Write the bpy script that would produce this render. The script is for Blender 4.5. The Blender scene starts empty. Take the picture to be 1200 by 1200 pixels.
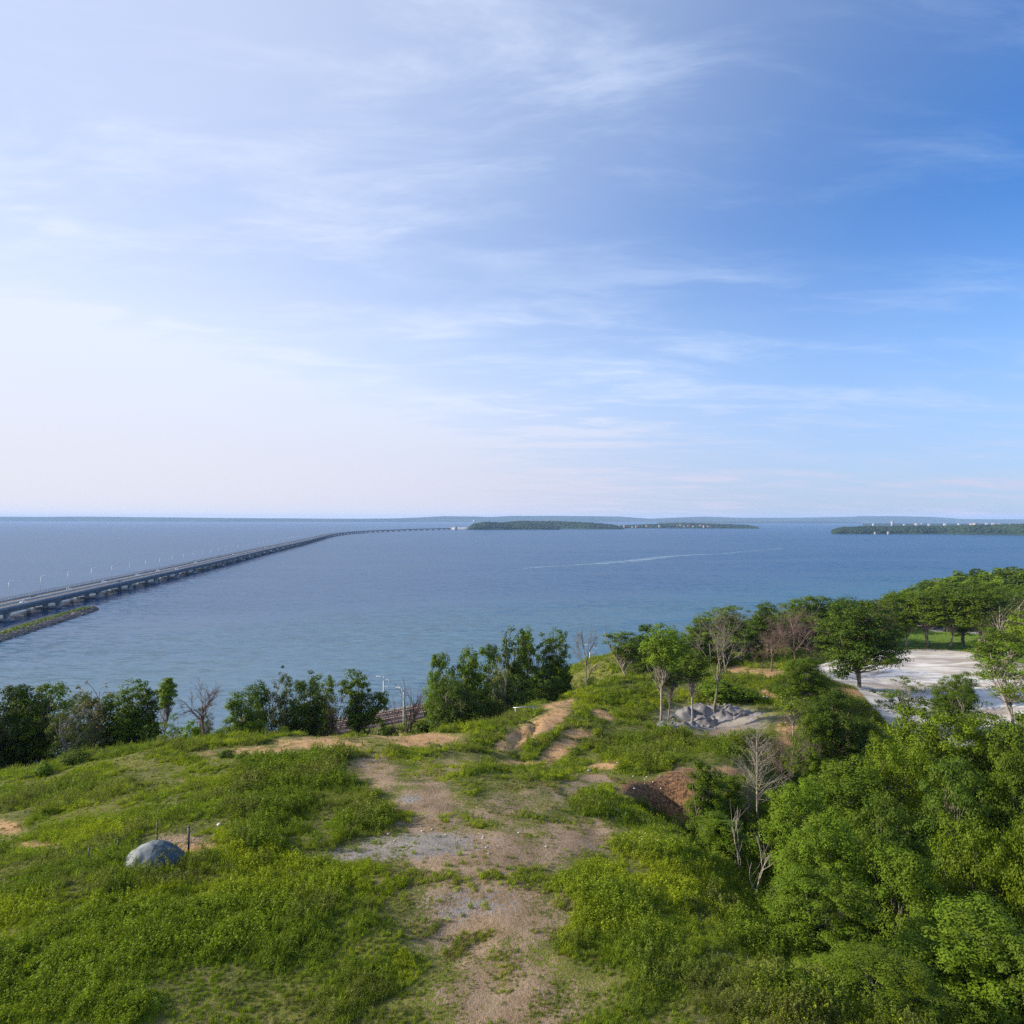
import bpy, math, random
import numpy as np
from mathutils import Matrix, Vector, Euler

random.seed(7)
RNG = np.random.default_rng(7)
SC = bpy.context.scene
COL = SC.collection
R = math.radians

# ------------------------------------------------------------------ camera
CAM_Z = 53.0
PITCH = math.atan(8 / 800)
ROLL = R(0.12)
cam_d = bpy.data.cameras.new('camera')
cam_d.sensor_width = 36
cam_d.lens = 24.0
cam_d.clip_start = 0.3
cam_d.clip_end = 200000
cam = bpy.data.objects.new('camera', cam_d)
CM = Matrix.Translation((0, 0, CAM_Z)) @ Matrix.Rotation(R(90) + PITCH, 4, 'X') @ Matrix.Rotation(ROLL, 4, 'Z')
cam.matrix_world = CM
COL.objects.link(cam)
SC.camera = cam
C3 = np.array(CM.to_3x3())

# ------------------------------------------------------------------ world, sun, exposure
SUN_EL = R(25)
SUN_AZ = R(-86)      # measured from +Y towards +X: the sun stands at the left
sd = Vector((math.sin(SUN_AZ) * math.cos(SUN_EL), math.cos(SUN_AZ) * math.cos(SUN_EL), math.sin(SUN_EL)))
W = bpy.data.worlds.new('World')
SC.world = W
W.use_nodes = True
wn, wl = W.node_tree.nodes, W.node_tree.links
wn.clear()


class NB:
    """small node builder"""
    def __init__(s, tree):
        s.t = tree; s.n = tree.nodes; s.l = tree.links

    def put(s, sock, v):
        if v is None:
            return
        if isinstance(v, bpy.types.NodeSocket):
            s.l.new(v, sock)
        elif isinstance(v, (tuple, list)):
            if sock.type == 'RGBA' and len(v) == 3:
                v = (*v, 1)
            sock.default_value = v
        else:
            sock.default_value = v

    def node(s, typ, ins=None, **kw):
        nd = s.n.new(typ)
        for k, v in kw.items():
            setattr(nd, k, v)
        for k, v in (ins or {}).items():
            s.put(nd.inputs[k], v)
        return nd

    def math(s, op, a, b=None, c=None, clamp=False):
        nd = s.node('ShaderNodeMath', operation=op, use_clamp=clamp)
        for i, v in enumerate((a, b, c)):
            s.put(nd.inputs[i], v)
        return nd.outputs[0]

    def vmath(s, op, a, b=None, scale=None):
        nd = s.node('ShaderNodeVectorMath', operation=op)
        s.put(nd.inputs[0], a); s.put(nd.inputs[1], b)
        if scale is not None:
            s.put(nd.inputs['Scale'], scale)
        return nd.outputs['Value'] if op in ('DOT_PRODUCT', 'LENGTH') else nd.outputs[0]

    def mix(s, f, a, b, blend='MIX'):
        nd = s.node('ShaderNodeMix', data_type='RGBA', blend_type=blend)
        s.put(nd.inputs[0], f); s.put(nd.inputs[6], a); s.put(nd.inputs[7], b)
        return nd.outputs[2]

    def noise(s, vec, scale, detail=4, rough=0.55, dist=0.0, color=False):
        nd = s.node('ShaderNodeTexNoise', {'Vector': vec, 'Scale': scale, 'Detail': detail, 'Roughness': rough, 'Distortion': dist})
        return nd.outputs[1 if color else 0]

    def ramp(s, f, lo, hi, a=0.0, b=1.0):
        nd = s.node('ShaderNodeMapRange', {0: f, 1: lo, 2: hi, 3: a, 4: b}, interpolation_type='SMOOTHSTEP')
        return nd.outputs[0]

    def attr(s, name):
        return s.node('ShaderNodeAttribute', attribute_name=name).outputs['Fac']

    def mapping(s, vec, loc=(0, 0, 0), rot=(0, 0, 0), scale=(1, 1, 1)):
        return s.node('ShaderNodeMapping', {0: vec, 1: loc, 2: rot, 3: scale}).outputs[0]


b = NB(W.node_tree)
sky = b.node('ShaderNodeTexSky', sky_type='NISHITA', sun_disc=False)
sky.sun_elevation = SUN_EL
sky.sun_rotation = SUN_AZ
sky.air_density = 1.0
sky.dust_density = 0.6
sky.ozone_density = 2.0
tc = b.node('ShaderNodeTexCoord').outputs['Generated']
sep = b.node('ShaderNodeSeparateXYZ', {0: tc})
zc = b.math('MAXIMUM', sep.outputs[2], 0.0)
zz = b.math('ADD', zc, 0.11)
cx = b.math('DIVIDE', sep.outputs[0], zz)
cy = b.math('DIVIDE', sep.outputs[1], zz)
cv = b.node('ShaderNodeCombineXYZ', {0: cx, 1: cy, 2: 0.0}).outputs[0]
wob = b.vmath('ADD', cv, b.vmath('SCALE', b.noise(cv, 0.9, 3, 0.6, color=True), scale=0.35))
n_big = b.noise(b.mapping(wob, rot=(0, 0, R(-18)), scale=(0.5, 0.9, 1)), 1.0, 4, 0.55)
n_wisp = b.noise(b.mapping(wob, rot=(0, 0, R(-40)), scale=(0.8, 2.1, 1)), 1.6, 8, 0.62, 0.3)
n_mid = b.noise(b.mapping(cv, loc=(3, 1, 0), rot=(0, 0, R(10)), scale=(1, 1.5, 1)), 1.3, 7, 0.6, 0.4)
# thin high cloud veils more of the sky towards the sun, as it does in the photograph
toward = b.vmath('DOT_PRODUCT', tc, (sd.x, sd.y, sd.z))
veil = b.ramp(toward, -0.42, 0.72, 0.0, 0.68)
lowz = b.ramp(zc, 0.0, 0.42, 1.0, 0.0)
cov = b.math('ADD', b.math('MULTIPLY', n_big, 1.0), b.math('MULTIPLY', n_mid, 0.6))
cov = b.ramp(cov, 0.62, 1.0, 0.15, 1.0)
wis = b.ramp(n_wisp, 0.42, 0.70, 0.0, 1.0)
cl = b.math('MULTIPLY', cov, b.math('MULTIPLY_ADD', wis, 0.36, 0.05))
cl = b.math('ADD', cl, veil)
cl = b.math('ADD', cl, b.math('MULTIPLY', lowz, 0.66), clamp=True)
cloudcol = b.mix(b.ramp(toward, -0.6, 0.8), (6.7, 8.7, 11.9), (9.0, 9.8, 11.8))
cloudcol = b.mix(b.ramp(zc, 0.0, 0.24, 0.9, 0.0), cloudcol, b.mix(b.ramp(toward, -0.5, 0.75), (6.9, 6.9, 8.8), (9.2, 9.1, 9.7)))
skycol = b.mix(1.0, sky.outputs[0], (0.52, 1.28, 2.2), 'MULTIPLY')
bg = b.node('ShaderNodeBackground', {0: b.mix(cl, skycol, cloudcol), 1: 0.061})
wo = b.node('ShaderNodeOutputWorld')
b.l.new(bg.outputs[0], wo.inputs[0])

sl = bpy.data.lights.new('sun', 'SUN')
sl.energy = 5.0
sl.angle = R(0.5)
sl.color = (1.0, 0.90, 0.74)
so = bpy.data.objects.new('sun', sl)
so.rotation_euler = sd.to_track_quat('Z', 'Y').to_euler()
COL.objects.link(so)

SC.view_settings.view_transform = 'Standard'
SC.view_settings.look = 'None'
SC.view_settings.gamma = 1
SC.view_settings.use_curve_mapping = False
SC.view_settings.exposure = 0.57
cy_ = SC.cycles
cy_.max_bounces = 6
cy_.diffuse_bounces = 3
cy_.glossy_bounces = 2
cy_.transmission_bounces = 4
cy_.volume_bounces = 1
cy_.transparent_max_bounces = 8
cy_.use_denoising = SC.render.resolution_x < 0
cy_.use_adaptive_sampling = False
cy_.caustics_reflective = False
cy_.caustics_refractive = False
cy_.sample_clamp_indirect = 2.0
cy_.sample_clamp_direct = 10.0


# ------------------------------------------------------------------ picture -> place (1200 px units)
def ray(px, py):
    v = C3 @ np.array([(px - 600) / 800, (600 - py) / 800, -1.0])
    return v


def at(px, py, D):
    v = ray(px, py)
    v = v * (D / v[1])
    return np.array([v[0], v[1], v[2] + CAM_Z])


def on_z(px, py, z=0.0):
    v = ray(px, py)
    t = (z - CAM_Z) / v[2]
    return np.array([v[0] * t, v[1] * t, z])


def x_at(px, D):
    return at(px, 608, D)[0]


# inverse for arrays
def project(X, Y, Z):
    P = np.stack([X, Y, Z - CAM_Z], -1) @ C3     # C3^T applied
    d = -P[..., 2]
    d = np.where(np.abs(d) < 1e-3, 1e-3, d)
    px = 600 + 800 * P[..., 0] / d
    py = 600 - 800 * P[..., 1] / d
    return px, py, d


# ------------------------------------------------------------------ numpy noise
def vnoise(x, y, seed=0):
    xi = np.floor(x).astype(np.int64); yi = np.floor(y).astype(np.int64)
    fx = x - xi; fy = y - yi
    fx = fx * fx * (3 - 2 * fx); fy = fy * fy * (3 - 2 * fy)

    def h(a, c):
        n = (a * 374761393 + c * 668265263 + seed * 1442695041) & 0xffffffff
        n = ((n ^ (n >> 13)) * 1274126177) & 0xffffffff
        return ((n ^ (n >> 16)) & 0xffff) / 65535.0
    return (h(xi, yi) * (1 - fx) + h(xi + 1, yi) * fx) * (1 - fy) + (h(xi, yi + 1) * (1 - fx) + h(xi + 1, yi + 1) * fx) * fy


def fbm(x, y, oct=4, seed=0, rough=0.5):
    s = 0; a = 1; t = 0
    for i in range(oct):
        s = s + a * vnoise(x * 2 ** i + 17.3 * i, y * 2 ** i - 9.1 * i, seed + i)
        t += a; a *= rough
    return s / t


def sstep(a, c, x):
    t = np.clip((x - a) / (c - a), 0, 1)
    return t * t * (3 - 2 * t)


# ------------------------------------------------------------------ terrain height
RAIL = np.array([(-330, -60), (-230, 20), (-150, 76), (-100, 115), (-43, 160.5), (-20, 177), (27, 215), (90, 262),
                 (180, 315), (320, 390), (520, 500), (1100, 800)], float)


def rail_dist(X, Y):
    """signed distance to the rail line, positive inland"""
    best = np.full(X.shape, 1e9); sg = np.ones(X.shape)
    for (ax, ay), (bx, by) in zip(RAIL[:-1], RAIL[1:]):
        dx, dy = bx - ax, by - ay
        t = np.clip(((X - ax) * dx + (Y - ay) * dy) / (dx * dx + dy * dy), 0, 1)
        qx, qy = ax + t * dx, ay + t * dy
        d = np.hypot(X - qx, Y - qy)
        s = np.where((X - ax) * dy - (Y - ay) * dx > 0, 1.0, -1.0)
        m = d < best
        best = np.where(m, d, best); sg = np.where(m, s, sg)
    return best * sg


CP = []


def cp(px, py, D):
    p = at(px, py, D); CP.append((p[0], p[1], p[2]))


def cz(X, Y, z):
    CP.append((X, Y, z))


# near plateau
for X in (-45, -20, 0, 12):
    for Y in (-40, -10, 15):
        cz(X, Y, 39.8)
cz(-45, 20, 38.5); cz(-80, 0, 36); cz(-80, -40, 36); cz(-110, 30, 24); cz(-140, -20, 24)
cp(600, 1000, 26.6); cp(450, 1000, 26.6); cp(300, 1000, 26.8); cp(150, 1000, 27); cp(0, 1000, 28.5)
cp(600, 950, 31.6); cp(450, 950, 31.8); cp(300, 950, 32.3); cp(150, 950, 34); cp(0, 950, 36.5)
cp(600, 905, 38.6); cp(450, 900, 40); cp(300, 905, 39.5); cp(150, 910, 42); cp(60, 905, 46)
cp(0, 901, 53); cp(150, 876, 54); cp(240, 864, 54); cp(330, 863, 53); cp(420, 858, 54); cp(500, 861, 53); cp(550, 869, 51)
cp(-150, 930, 48)
# beyond the crest: the slope down to the railway
cz(-52, 68, 25.5); cz(-36, 72, 26); cz(-20, 76, 25); cz(-8, 76, 25); cz(-70, 62, 24)
cz(-5, 84, 22); cz(2, 92, 21); cz(-34, 95, 20); cz(-15, 100, 18); cz(-60, 84, 16); cz(-20, 125, 11); cz(4, 120, 14)
cz(-45, 118, 10); cz(-75, 100, 9)
cz(7, 114, 18); cz(22, 130, 21)
# right hill
cp(562, 864, 53); cp(600, 836, 63); cp(630, 820, 74); cp(660, 812, 86); cp(690, 804, 99); cp(650, 868, 56); cp(640, 899, 48); cp(600, 884, 50.5); cp(580, 876, 52); cp(640, 845, 60); cp(680, 830, 66)
cp(700, 870, 58); cp(700, 900, 46); cp(720, 825, 78); cp(740, 797, 114); cp(770, 840, 73); cp(770, 880, 55)
cp(825, 845, 70); cp(810, 800, 100); cp(836, 823, 82); cp(860, 785, 112); cp(900, 780, 118); cp(880, 835, 76)
cp(900, 810, 90); cp(860, 880, 54); cp(750, 920, 42); cp(700, 960, 33); cp(700, 1000, 27.5)
cp(800, 990, 31); cp(850, 930, 42); cp(900, 900, 48); cp(940, 850, 68); cp(950, 800, 96)
# car park, lawn, road
for px, D in ((950, 116), (1000, 116), (1060, 95), (1060, 134), (1120, 100), (1160, 120), (1230, 110)):
    cz(x_at(px, D), D, 28.0)
for px, D in ((1060, 157), (1120, 150), (1200, 140), (1020, 160), (1290, 150)):
    cz(x_at(px, D), D, 28.0)
# low ground under the near woods on the right
for X, Y, z in ((11, 30, 36.5), (18, 34, 31), (22, 20, 32), (22, 46, 29.5), (32, 40, 28), (36, 60, 27.5), (28, 62, 28.5), (50, 50, 27.5), (45, 80, 27.8),
                (60, 25, 29), (35, 5, 35), (60, -30, 33), (95, 60, 27), (120, 20, 28), (24, 76, 30), (19, 8, 38)):
    cz(X, Y, z)
# wooded hillside beyond, and behind the camera's right
for X, Y, z in ((40, 150, 25), (70, 180, 24), (60, 130, 27.5), (100, 210, 23), (150, 220, 24), (130, 180, 26), (200, 260, 22), (300, 300, 22), (500, 380, 22),
                (900, 500, 22), (400, 100, 26), (800, 100, 26), (300, 0, 28), (800, -60, 28), (20, 140, 24), (45, 190, 12), (80, 225, 12)):
    cz(X, Y, z)
CPA = np.array(CP)
_S = 100.0


def _phi(r2):
    return np.where(r2 > 0, 0.5 * r2 * np.log(np.maximum(r2, 1e-12)), 0)


def _solve():
    P = CPA[:, :2] / _S; n = len(P)
    r2 = ((P[:, None] - P[None]) ** 2).sum(-1)
    A = np.zeros((n + 3, n + 3))
    A[:n, :n] = _phi(r2) + np.eye(n) * 2e-4
    A[:n, n] = 1; A[:n, n + 1:] = P; A[n, :n] = 1; A[n + 1:, :n] = P.T
    rhs = np.zeros(n + 3); rhs[:n] = CPA[:, 2]
    return P, np.linalg.solve(A, rhs)


_P, _Wt = _solve()
PIT = at(795, 930, 39.5)


def H(X, Y, rough=True):
    X = np.asarray(X, float); Y = np.asarray(Y, float)
    x = X / _S; y = Y / _S
    f = _Wt[len(_P)] + _Wt[len(_P) + 1] * x + _Wt[len(_P) + 2] * y
    for (a, c), w in zip(_P, _Wt[:len(_P)]):
        f = f + w * _phi((x - a) ** 2 + (y - c) ** 2)
    f = np.clip(f - 0.35, 3.0, 42)
    if rough:
        D = np.hypot(X, Y)
        amp = sstep(-60, 15, Y + 0 * X)
        f = f + amp * ((fbm(X / 9, Y / 9, 3, 3) - 0.5) * 1.1 + (fbm(X / 2.2, Y / 2.2, 3, 9) - 0.5) * 0.42)
        # rilled, eroded face of the pit
        dx, dy = X - PIT[0], Y - PIT[1]
        u = dx * 0.8 + dy * 0.6; v = -dx * 0.6 + dy * 0.8
        d = np.sqrt((dx / 2.9) ** 2 + (dy / 4.0) ** 2)
        f = f - 2.6 * (1 - sstep(0.35, 1.05, d)) - 0.35 * (1 - sstep(0.6, 1.2, d)) * (fbm(X / 0.7, Y / 1.6, 3, 21) - 0.5)
        # small gullies on the orange slope
        g = np.abs(fbm(X / 3.2 + 0.4 * Y / 9, Y / 9, 3, 31) - 0.5)
        px_, py_, _ = project(X, Y, f)
        ms = np.exp(-(((px_ - 640) / 55) ** 2 + ((py_ - 865) / 40) ** 2))
        f = f - ms * 0.45 * (1 - sstep(0.0, 0.09, g))
    t = rail_dist(X, Y)
    k = sstep(7.5, 30, t)
    land = 3.6 + (f - 3.6) * k
    sea = 3.6 - 7.5 * sstep(6.5, 19, -t) + (fbm(X / 3, Y / 3, 3, 5) - 0.5) * 1.0 * sstep(6, 9, -t)
    return np.where(t > 7.4, land, sea)


def hit(px, py, d0=8, d1=260):
    v = ray(px, py)
    ts = np.geomspace(d0, d1, 500)
    X = v[0] / v[1] * ts; Z = CAM_Z + v[2] / v[1] * ts
    h = H(X, ts)
    i = np.argmax(Z < h)
    if Z[i] >= h[i]:
        i = len(ts) - 1
    return np.array([X[i], ts[i], h[i]])


# ------------------------------------------------------------------ object helpers
def tag(o, label=None, cat=None, group=None, kind=None):
    if label: o['label'] = label
    if cat: o['category'] = cat
    if group: o['group'] = group
    if kind: o['kind'] = kind
    return o


def empty(name, loc=(0, 0, 0), rz=0, scale=(1, 1, 1)):
    o = bpy.data.objects.new(name, None)
    o.empty_display_size = 0.2
    o.location = [float(v) for v in loc]; o.rotation_euler = (0, 0, rz); o.scale = scale
    COL.objects.link(o)
    return o


def link(name, me, parent=None, loc=None):
    o = bpy.data.objects.new(name, me)
    COL.objects.link(o)
    if parent is not None: o.parent = parent
    if loc is not None: o.location = [float(v) for v in loc]
    return o


def mesh_np(name, V, F, mat=None, smooth=False, nper=None):
    """V (n,3) array; F (m,k) int array of equal-sized faces, or a list of such"""
    me = bpy.data.meshes.new(name)
    Fs = F if isinstance(F, list) else [F]
    Fs = [np.asarray(f, np.int32) for f in Fs if len(f)]
    V = np.asarray(V, np.float32)
    me.vertices.add(len(V)); me.vertices.foreach_set('co', V.ravel())
    loops = np.concatenate([f.ravel() for f in Fs])
    tot = np.concatenate([np.full(len(f), f.shape[1], np.int32) for f in Fs])
    start = np.concatenate([[0], np.cumsum(tot)[:-1]]).astype(np.int32)
    me.loops.add(len(loops)); me.loops.foreach_set('vertex_index', loops)
    me.polygons.add(len(tot)); me.polygons.foreach_set('loop_start', start); me.polygons.foreach_set('loop_total', tot)
    if smooth:
        me.polygons.foreach_set('use_smooth', np.ones(len(tot), bool))
    me.update(calc_edges=True)
    if mat: me.materials.append(mat)
    return me


class MB:
    """collects shapes into one mesh"""
    def __init__(s): s.V = []; s.F = {}; s.n = 0

    def add(s, V, F):
        V = np.asarray(V, float).reshape(-1, 3)
        for f in F:
            s.F.setdefault(len(f), []).append([i + s.n for i in f])
        s.V.append(V); s.n += len(V)
        return s

    def box(s, c, d, rz=0, taper=1.0, rot=None):
        x, y, z = d[0] / 2, d[1] / 2, d[2] / 2
        V = np.array([(-x, -y, -z), (x, -y, -z), (x, y, -z), (-x, y, -z), (-x * taper, -y * taper, z), (x * taper, -y * taper, z), (x * taper, y * taper, z), (-x * taper, y * taper, z)])
        if rot is not None:
            V = V @ np.array(Euler(rot).to_matrix()).T
        elif rz:
            V = V @ np.array(Matrix.Rotation(rz, 3, 'Z')).T
        return s.add(V + np.array(c), [(0, 3, 2, 1), (4, 5, 6, 7), (0, 1, 5, 4), (1, 2, 6, 5), (2, 3, 7, 6), (3, 0, 4, 7)])

    def tube(s, pts, rad, sides=6, cap=True):
        pts = np.asarray(pts, float); n = len(pts)
        rad = np.broadcast_to(np.asarray(rad, float), (n,))
        T = np.gradient(pts, axis=0); T /= np.linalg.norm(T, axis=1)[:, None] + 1e-9
        up = np.array([0, 0, 1.0]) if abs(T[:, 2]).mean() < 0.85 else np.array([1.0, 0, 0])
        A = np.cross(T, up); A /= np.linalg.norm(A, axis=1)[:, None] + 1e-9
        B = np.cross(T, A)
        an = np.arange(sides) * 2 * math.pi / sides
        V = pts[:, None] + rad[:, None, None] * (np.cos(an)[None, :, None] * A[:, None] + np.sin(an)[None, :, None] * B[:, None])
        F = []
        for i in range(n - 1):
            for j in range(sides):
                k = (j + 1) % sides
                F.append((i * sides + j, i * sides + k, (i + 1) * sides + k, (i + 1) * sides + j))
        if cap and sides >= 3:
            F.append(tuple(range(sides))[::-1]); F.append(tuple((n - 1) * sides + j for j in range(sides)))
        return s.add(V.reshape(-1, 3), F)

    def loft(s, secs, cap=True):
        secs = [np.asarray(q, float) for q in secs]; m = len(secs[0])
        F = []
        for i in range(len(secs) - 1):
            for j in range(m):
                k = (j + 1) % m
                F.append((i * m + j, i * m + k, (i + 1) * m + k, (i + 1) * m + j))
        if cap:
            F.append(tuple(range(m))[::-1]); F.append(tuple((len(secs) - 1) * m + j for j in range(m)))
        return s.add(np.concatenate(secs), F)

    def mesh(s, name, mat, smooth=False):
        return mesh_np(name, np.concatenate(s.V), [np.array(f) for f in s.F.values()], mat, smooth)

    def build(s, name, mat, parent=None, smooth=False, loc=None):
        return link(name, s.mesh(name, mat, smooth), parent, loc)


def ico(sub=2):
    t = (1 + 5 ** .5) / 2
    V = [(-1, t, 0), (1, t, 0), (-1, -t, 0), (1, -t, 0), (0, -1, t), (0, 1, t), (0, -1, -t), (0, 1, -t), (t, 0, -1), (t, 0, 1), (-t, 0, -1), (-t, 0, 1)]
    F = [(0, 11, 5), (0, 5, 1), (0, 1, 7), (0, 7, 10), (0, 10, 11), (1, 5, 9), (5, 11, 4), (11, 10, 2), (10, 7, 6), (7, 1, 8), (3, 9, 4), (3, 4, 2), (3, 2, 6), (3, 6, 8), (3, 8, 9), (4, 9, 5), (2, 4, 11), (6, 2, 10), (8, 6, 7), (9, 8, 1)]
    V = [np.array(v) / np.linalg.norm(v) for v in V]
    for _ in range(sub):
        c = {}; G = []

        def mid(a, d):
            k = (min(a, d), max(a, d))
            if k not in c:
                m = V[a] + V[d]; V.append(m / np.linalg.norm(m)); c[k] = len(V) - 1
            return c[k]
        for a, d, e in F:
            x, y, z = mid(a, d), mid(d, e), mid(e, a)
            G += [(a, x, z), (d, y, x), (e, z, y), (x, y, z)]
        F = G
    return np.array(V), np.array(F)


ICO1 = ico(1); ICO2 = ico(2); ICO3 = ico(3)


# ------------------------------------------------------------------ materials
def new_mat(name):
    m = bpy.data.materials.new(name); m.use_nodes = True
    m.node_tree.nodes.clear()
    b = NB(m.node_tree)
    out = b.node('ShaderNodeOutputMaterial')
    return m, b, out


def simple_mat(name, col, rough=0.8, var=0.25, scale=3.0, metal=0.0, bump=0.0, spec=0.4):
    m, b, out = new_mat(name)
    tcn = b.node('ShaderNodeTexCoord').outputs['Object']
    n = b.noise(tcn, scale, 5, 0.6)
    k = b.ramp(n, 0.3, 0.7, 1 - var, 1 + var)
    c = b.vmath('SCALE', tuple(col), scale=k)
    p = b.node('ShaderNodeBsdfPrincipled', {'Base Color': c, 'Roughness': rough, 'Metallic': metal, 'Specular IOR Level': spec})
    if bump:
        bn = b.node('ShaderNodeBump', {'Height': b.noise(tcn, scale * 4, 5, 0.6), 'Strength': bump, 'Distance': 0.1})
        b.l.new(bn.outputs[0], p.inputs['Normal'])
    b.l.new(p.outputs[0], out.inputs[0])
    return m


def leaf_mat(name, c1, c2, trans=0.30, world_noise=0.0, hue_noise=None):
    m, b, out = new_mat(name)
    geo = b.node('ShaderNodeNewGeometry')
    oi = b.node('ShaderNodeObjectInfo')
    f = geo.outputs['Random Per Island']
    c = b.mix(f, c1, c2)
    if hue_noise:
        n = b.noise(geo.outputs['Position'], hue_noise[0], 3, 0.55)
        c = b.mix(b.ramp(n, 0.42, 0.62, 0.0, hue_noise[2]), c, hue_noise[1])
    k = b.math('MULTIPLY_ADD', oi.outputs['Random'], 0.62, 0.70)
    c = b.vmath('SCALE', c, scale=k)
    d = b.node('ShaderNodeBsdfPrincipled', {'Base Color': c, 'Roughness': 0.6, 'Specular IOR Level': 0.12})
    tcol = b.mix(1.0, c, (1.25, 1.35, 0.45, 1), 'MULTIPLY')
    t = b.node('ShaderNodeBsdfTranslucent', {'Color': tcol})
    mx = b.node('ShaderNodeMixShader', {0: trans})
    b.l.new(d.outputs[0], mx.inputs[1]); b.l.new(t.outputs[0], mx.inputs[2])
    b.l.new(mx.outputs[0], out.inputs[0])
    return m


M_LEAF_DARK = leaf_mat('leaf_dark', (0.040, 0.080, 0.009), (0.085, 0.140, 0.013), hue_noise=(0.45, (0.115, 0.150, 0.012), 0.45))
M_LEAF_MID = leaf_mat('leaf_mid', (0.068, 0.125, 0.008), (0.145, 0.215, 0.013), hue_noise=(0.45, (0.115, 0.150, 0.012), 0.45))
M_LEAF_LIGHT = leaf_mat('leaf_light', (0.095, 0.160, 0.008), (0.205, 0.270, 0.014), hue_noise=(0.45, (0.115, 0.150, 0.012), 0.45))
M_LEAF_OLIVE = leaf_mat('leaf_olive', (0.075, 0.105, 0.026), (0.135, 0.150, 0.040))
M_LEAF_DRY = leaf_mat('leaf_dry', (0.130, 0.120, 0.060), (0.190, 0.150, 0.080))
M_GRASS = leaf_mat('grass_blades', (0.135, 0.195, 0.014), (0.235, 0.300, 0.022), hue_noise=(0.16, (0.300, 0.345, 0.016), 0.8))
M_WEED = leaf_mat('weed_leaves', (0.085, 0.140, 0.011), (0.170, 0.225, 0.018), hue_noise=(0.25, (0.170, 0.170, 0.050), 0.7))
M_STRAW = leaf_mat('dry_grass', (0.240, 0.200, 0.090), (0.340, 0.280, 0.130))
M_FLOWER = leaf_mat('yellow_flower', (0.60, 0.56, 0.10), (0.70, 0.66, 0.20))
M_BARK = simple_mat('bark', (0.20, 0.165, 0.13), 0.9, 0.4, 2.5)
M_BARK_PALE = simple_mat('pale_bark', (0.29, 0.25, 0.20), 0.9, 0.35, 2.5)
M_BARK_BROWN = simple_mat('brown_twigs', (0.155, 0.105, 0.088), 0.9, 0.3, 2.5)
M_CONCRETE = simple_mat('concrete', (0.40, 0.41, 0.41), 0.85, 0.18, 0.4)
M_CONCRETE_PALE = simple_mat('pale_concrete', (0.55, 0.55, 0.53), 0.85, 0.15, 0.8)
M_GIRDER = simple_mat('girder_paint', (0.17, 0.20, 0.235), 0.75, 0.15, 0.15)
M_ASPHALT = simple_mat('asphalt', (0.055, 0.050, 0.050), 0.9, 0.2, 0.3)
M_PAINT = simple_mat('road_paint', (0.75, 0.75, 0.73), 0.7, 0.1, 1)
M_STEEL = simple_mat('galvanised_steel', (0.38, 0.40, 0.41), 0.45, 0.15, 2, metal=0.6)
M_DARKSTEEL = simple_mat('dark_steel', (0.035, 0.035, 0.04), 0.5, 0.2, 2)
M_RAIL = simple_mat('rusty_rail', (0.20, 0.115, 0.08), 0.6, 0.3, 2, metal=0.3)
M_SLEEPER = simple_mat('sleeper', (0.24, 0.19, 0.165), 0.9, 0.3, 2)
M_BALLAST = simple_mat('ballast', (0.155, 0.105, 0.095), 0.95, 0.35, 3, bump=0.6)
M_ROCK = simple_mat('grey_rock', (0.17, 0.16, 0.158), 0.9, 0.55, 1.1, bump=0.5)
M_ROCK_PALE = simple_mat('pale_rock', (0.50, 0.46, 0.42), 0.9, 0.25, 1.5, bump=0.4)
M_ROCK_BROWN = simple_mat('brown_rock', (0.19, 0.15, 0.13), 0.9, 0.35, 1.1, bump=0.5)
M_GLASS = simple_mat('dark_glass', (0.02, 0.035, 0.05), 0.08, 0.1, 1, spec=0.9)
M_TYRE = simple_mat('rubber', (0.02, 0.02, 0.02), 0.85, 0.1, 5)
M_WHITE = simple_mat('white_wall', (0.32, 0.315, 0.31), 0.8, 0.08, 0.02)
M_BRICK = simple_mat('reddish_wall', (0.42, 0.24, 0.19), 0.85, 0.15, 0.02)
M_ROOF = simple_mat('grey_roof', (0.22, 0.21, 0.21), 0.85, 0.15, 0.05)
M_ROOF_RED = simple_mat('red_roof', (0.33, 0.13, 0.09), 0.85, 0.15, 0.05)


def far_land_mat(name, c1, c2, c3, scale):
    m, b, out = new_mat(name)
    pos = b.node('ShaderNodeNewGeometry').outputs['Position']
    n = b.noise(pos, scale, 5, 0.6)
    n2 = b.noise(b.mapping(pos, loc=(70, 30, 0)), scale * 0.35, 4, 0.6)
    c = b.mix(b.ramp(n, 0.4, 0.62), c1, c2)
    c = b.mix(b.ramp(n2, 0.60, 0.68, 0, 0.8), c, c3)
    p = b.node('ShaderNodeBsdfPrincipled', {'Base Color': c, 'Roughness': 0.95, 'Specular IOR Level': 0.1})
    b.l.new(p.outputs[0], out.inputs[0])
    return m


M_FAR = far_land_mat('far_hills', (0.030, 0.050, 0.025), (0.050, 0.070, 0.032), (0.13, 0.14, 0.09), 0.0012)
M_FARBLUE = far_land_mat('wooded_headland', (0.018, 0.038, 0.016), (0.034, 0.058, 0.022), (0.06, 0.08, 0.04), 0.012)

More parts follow.
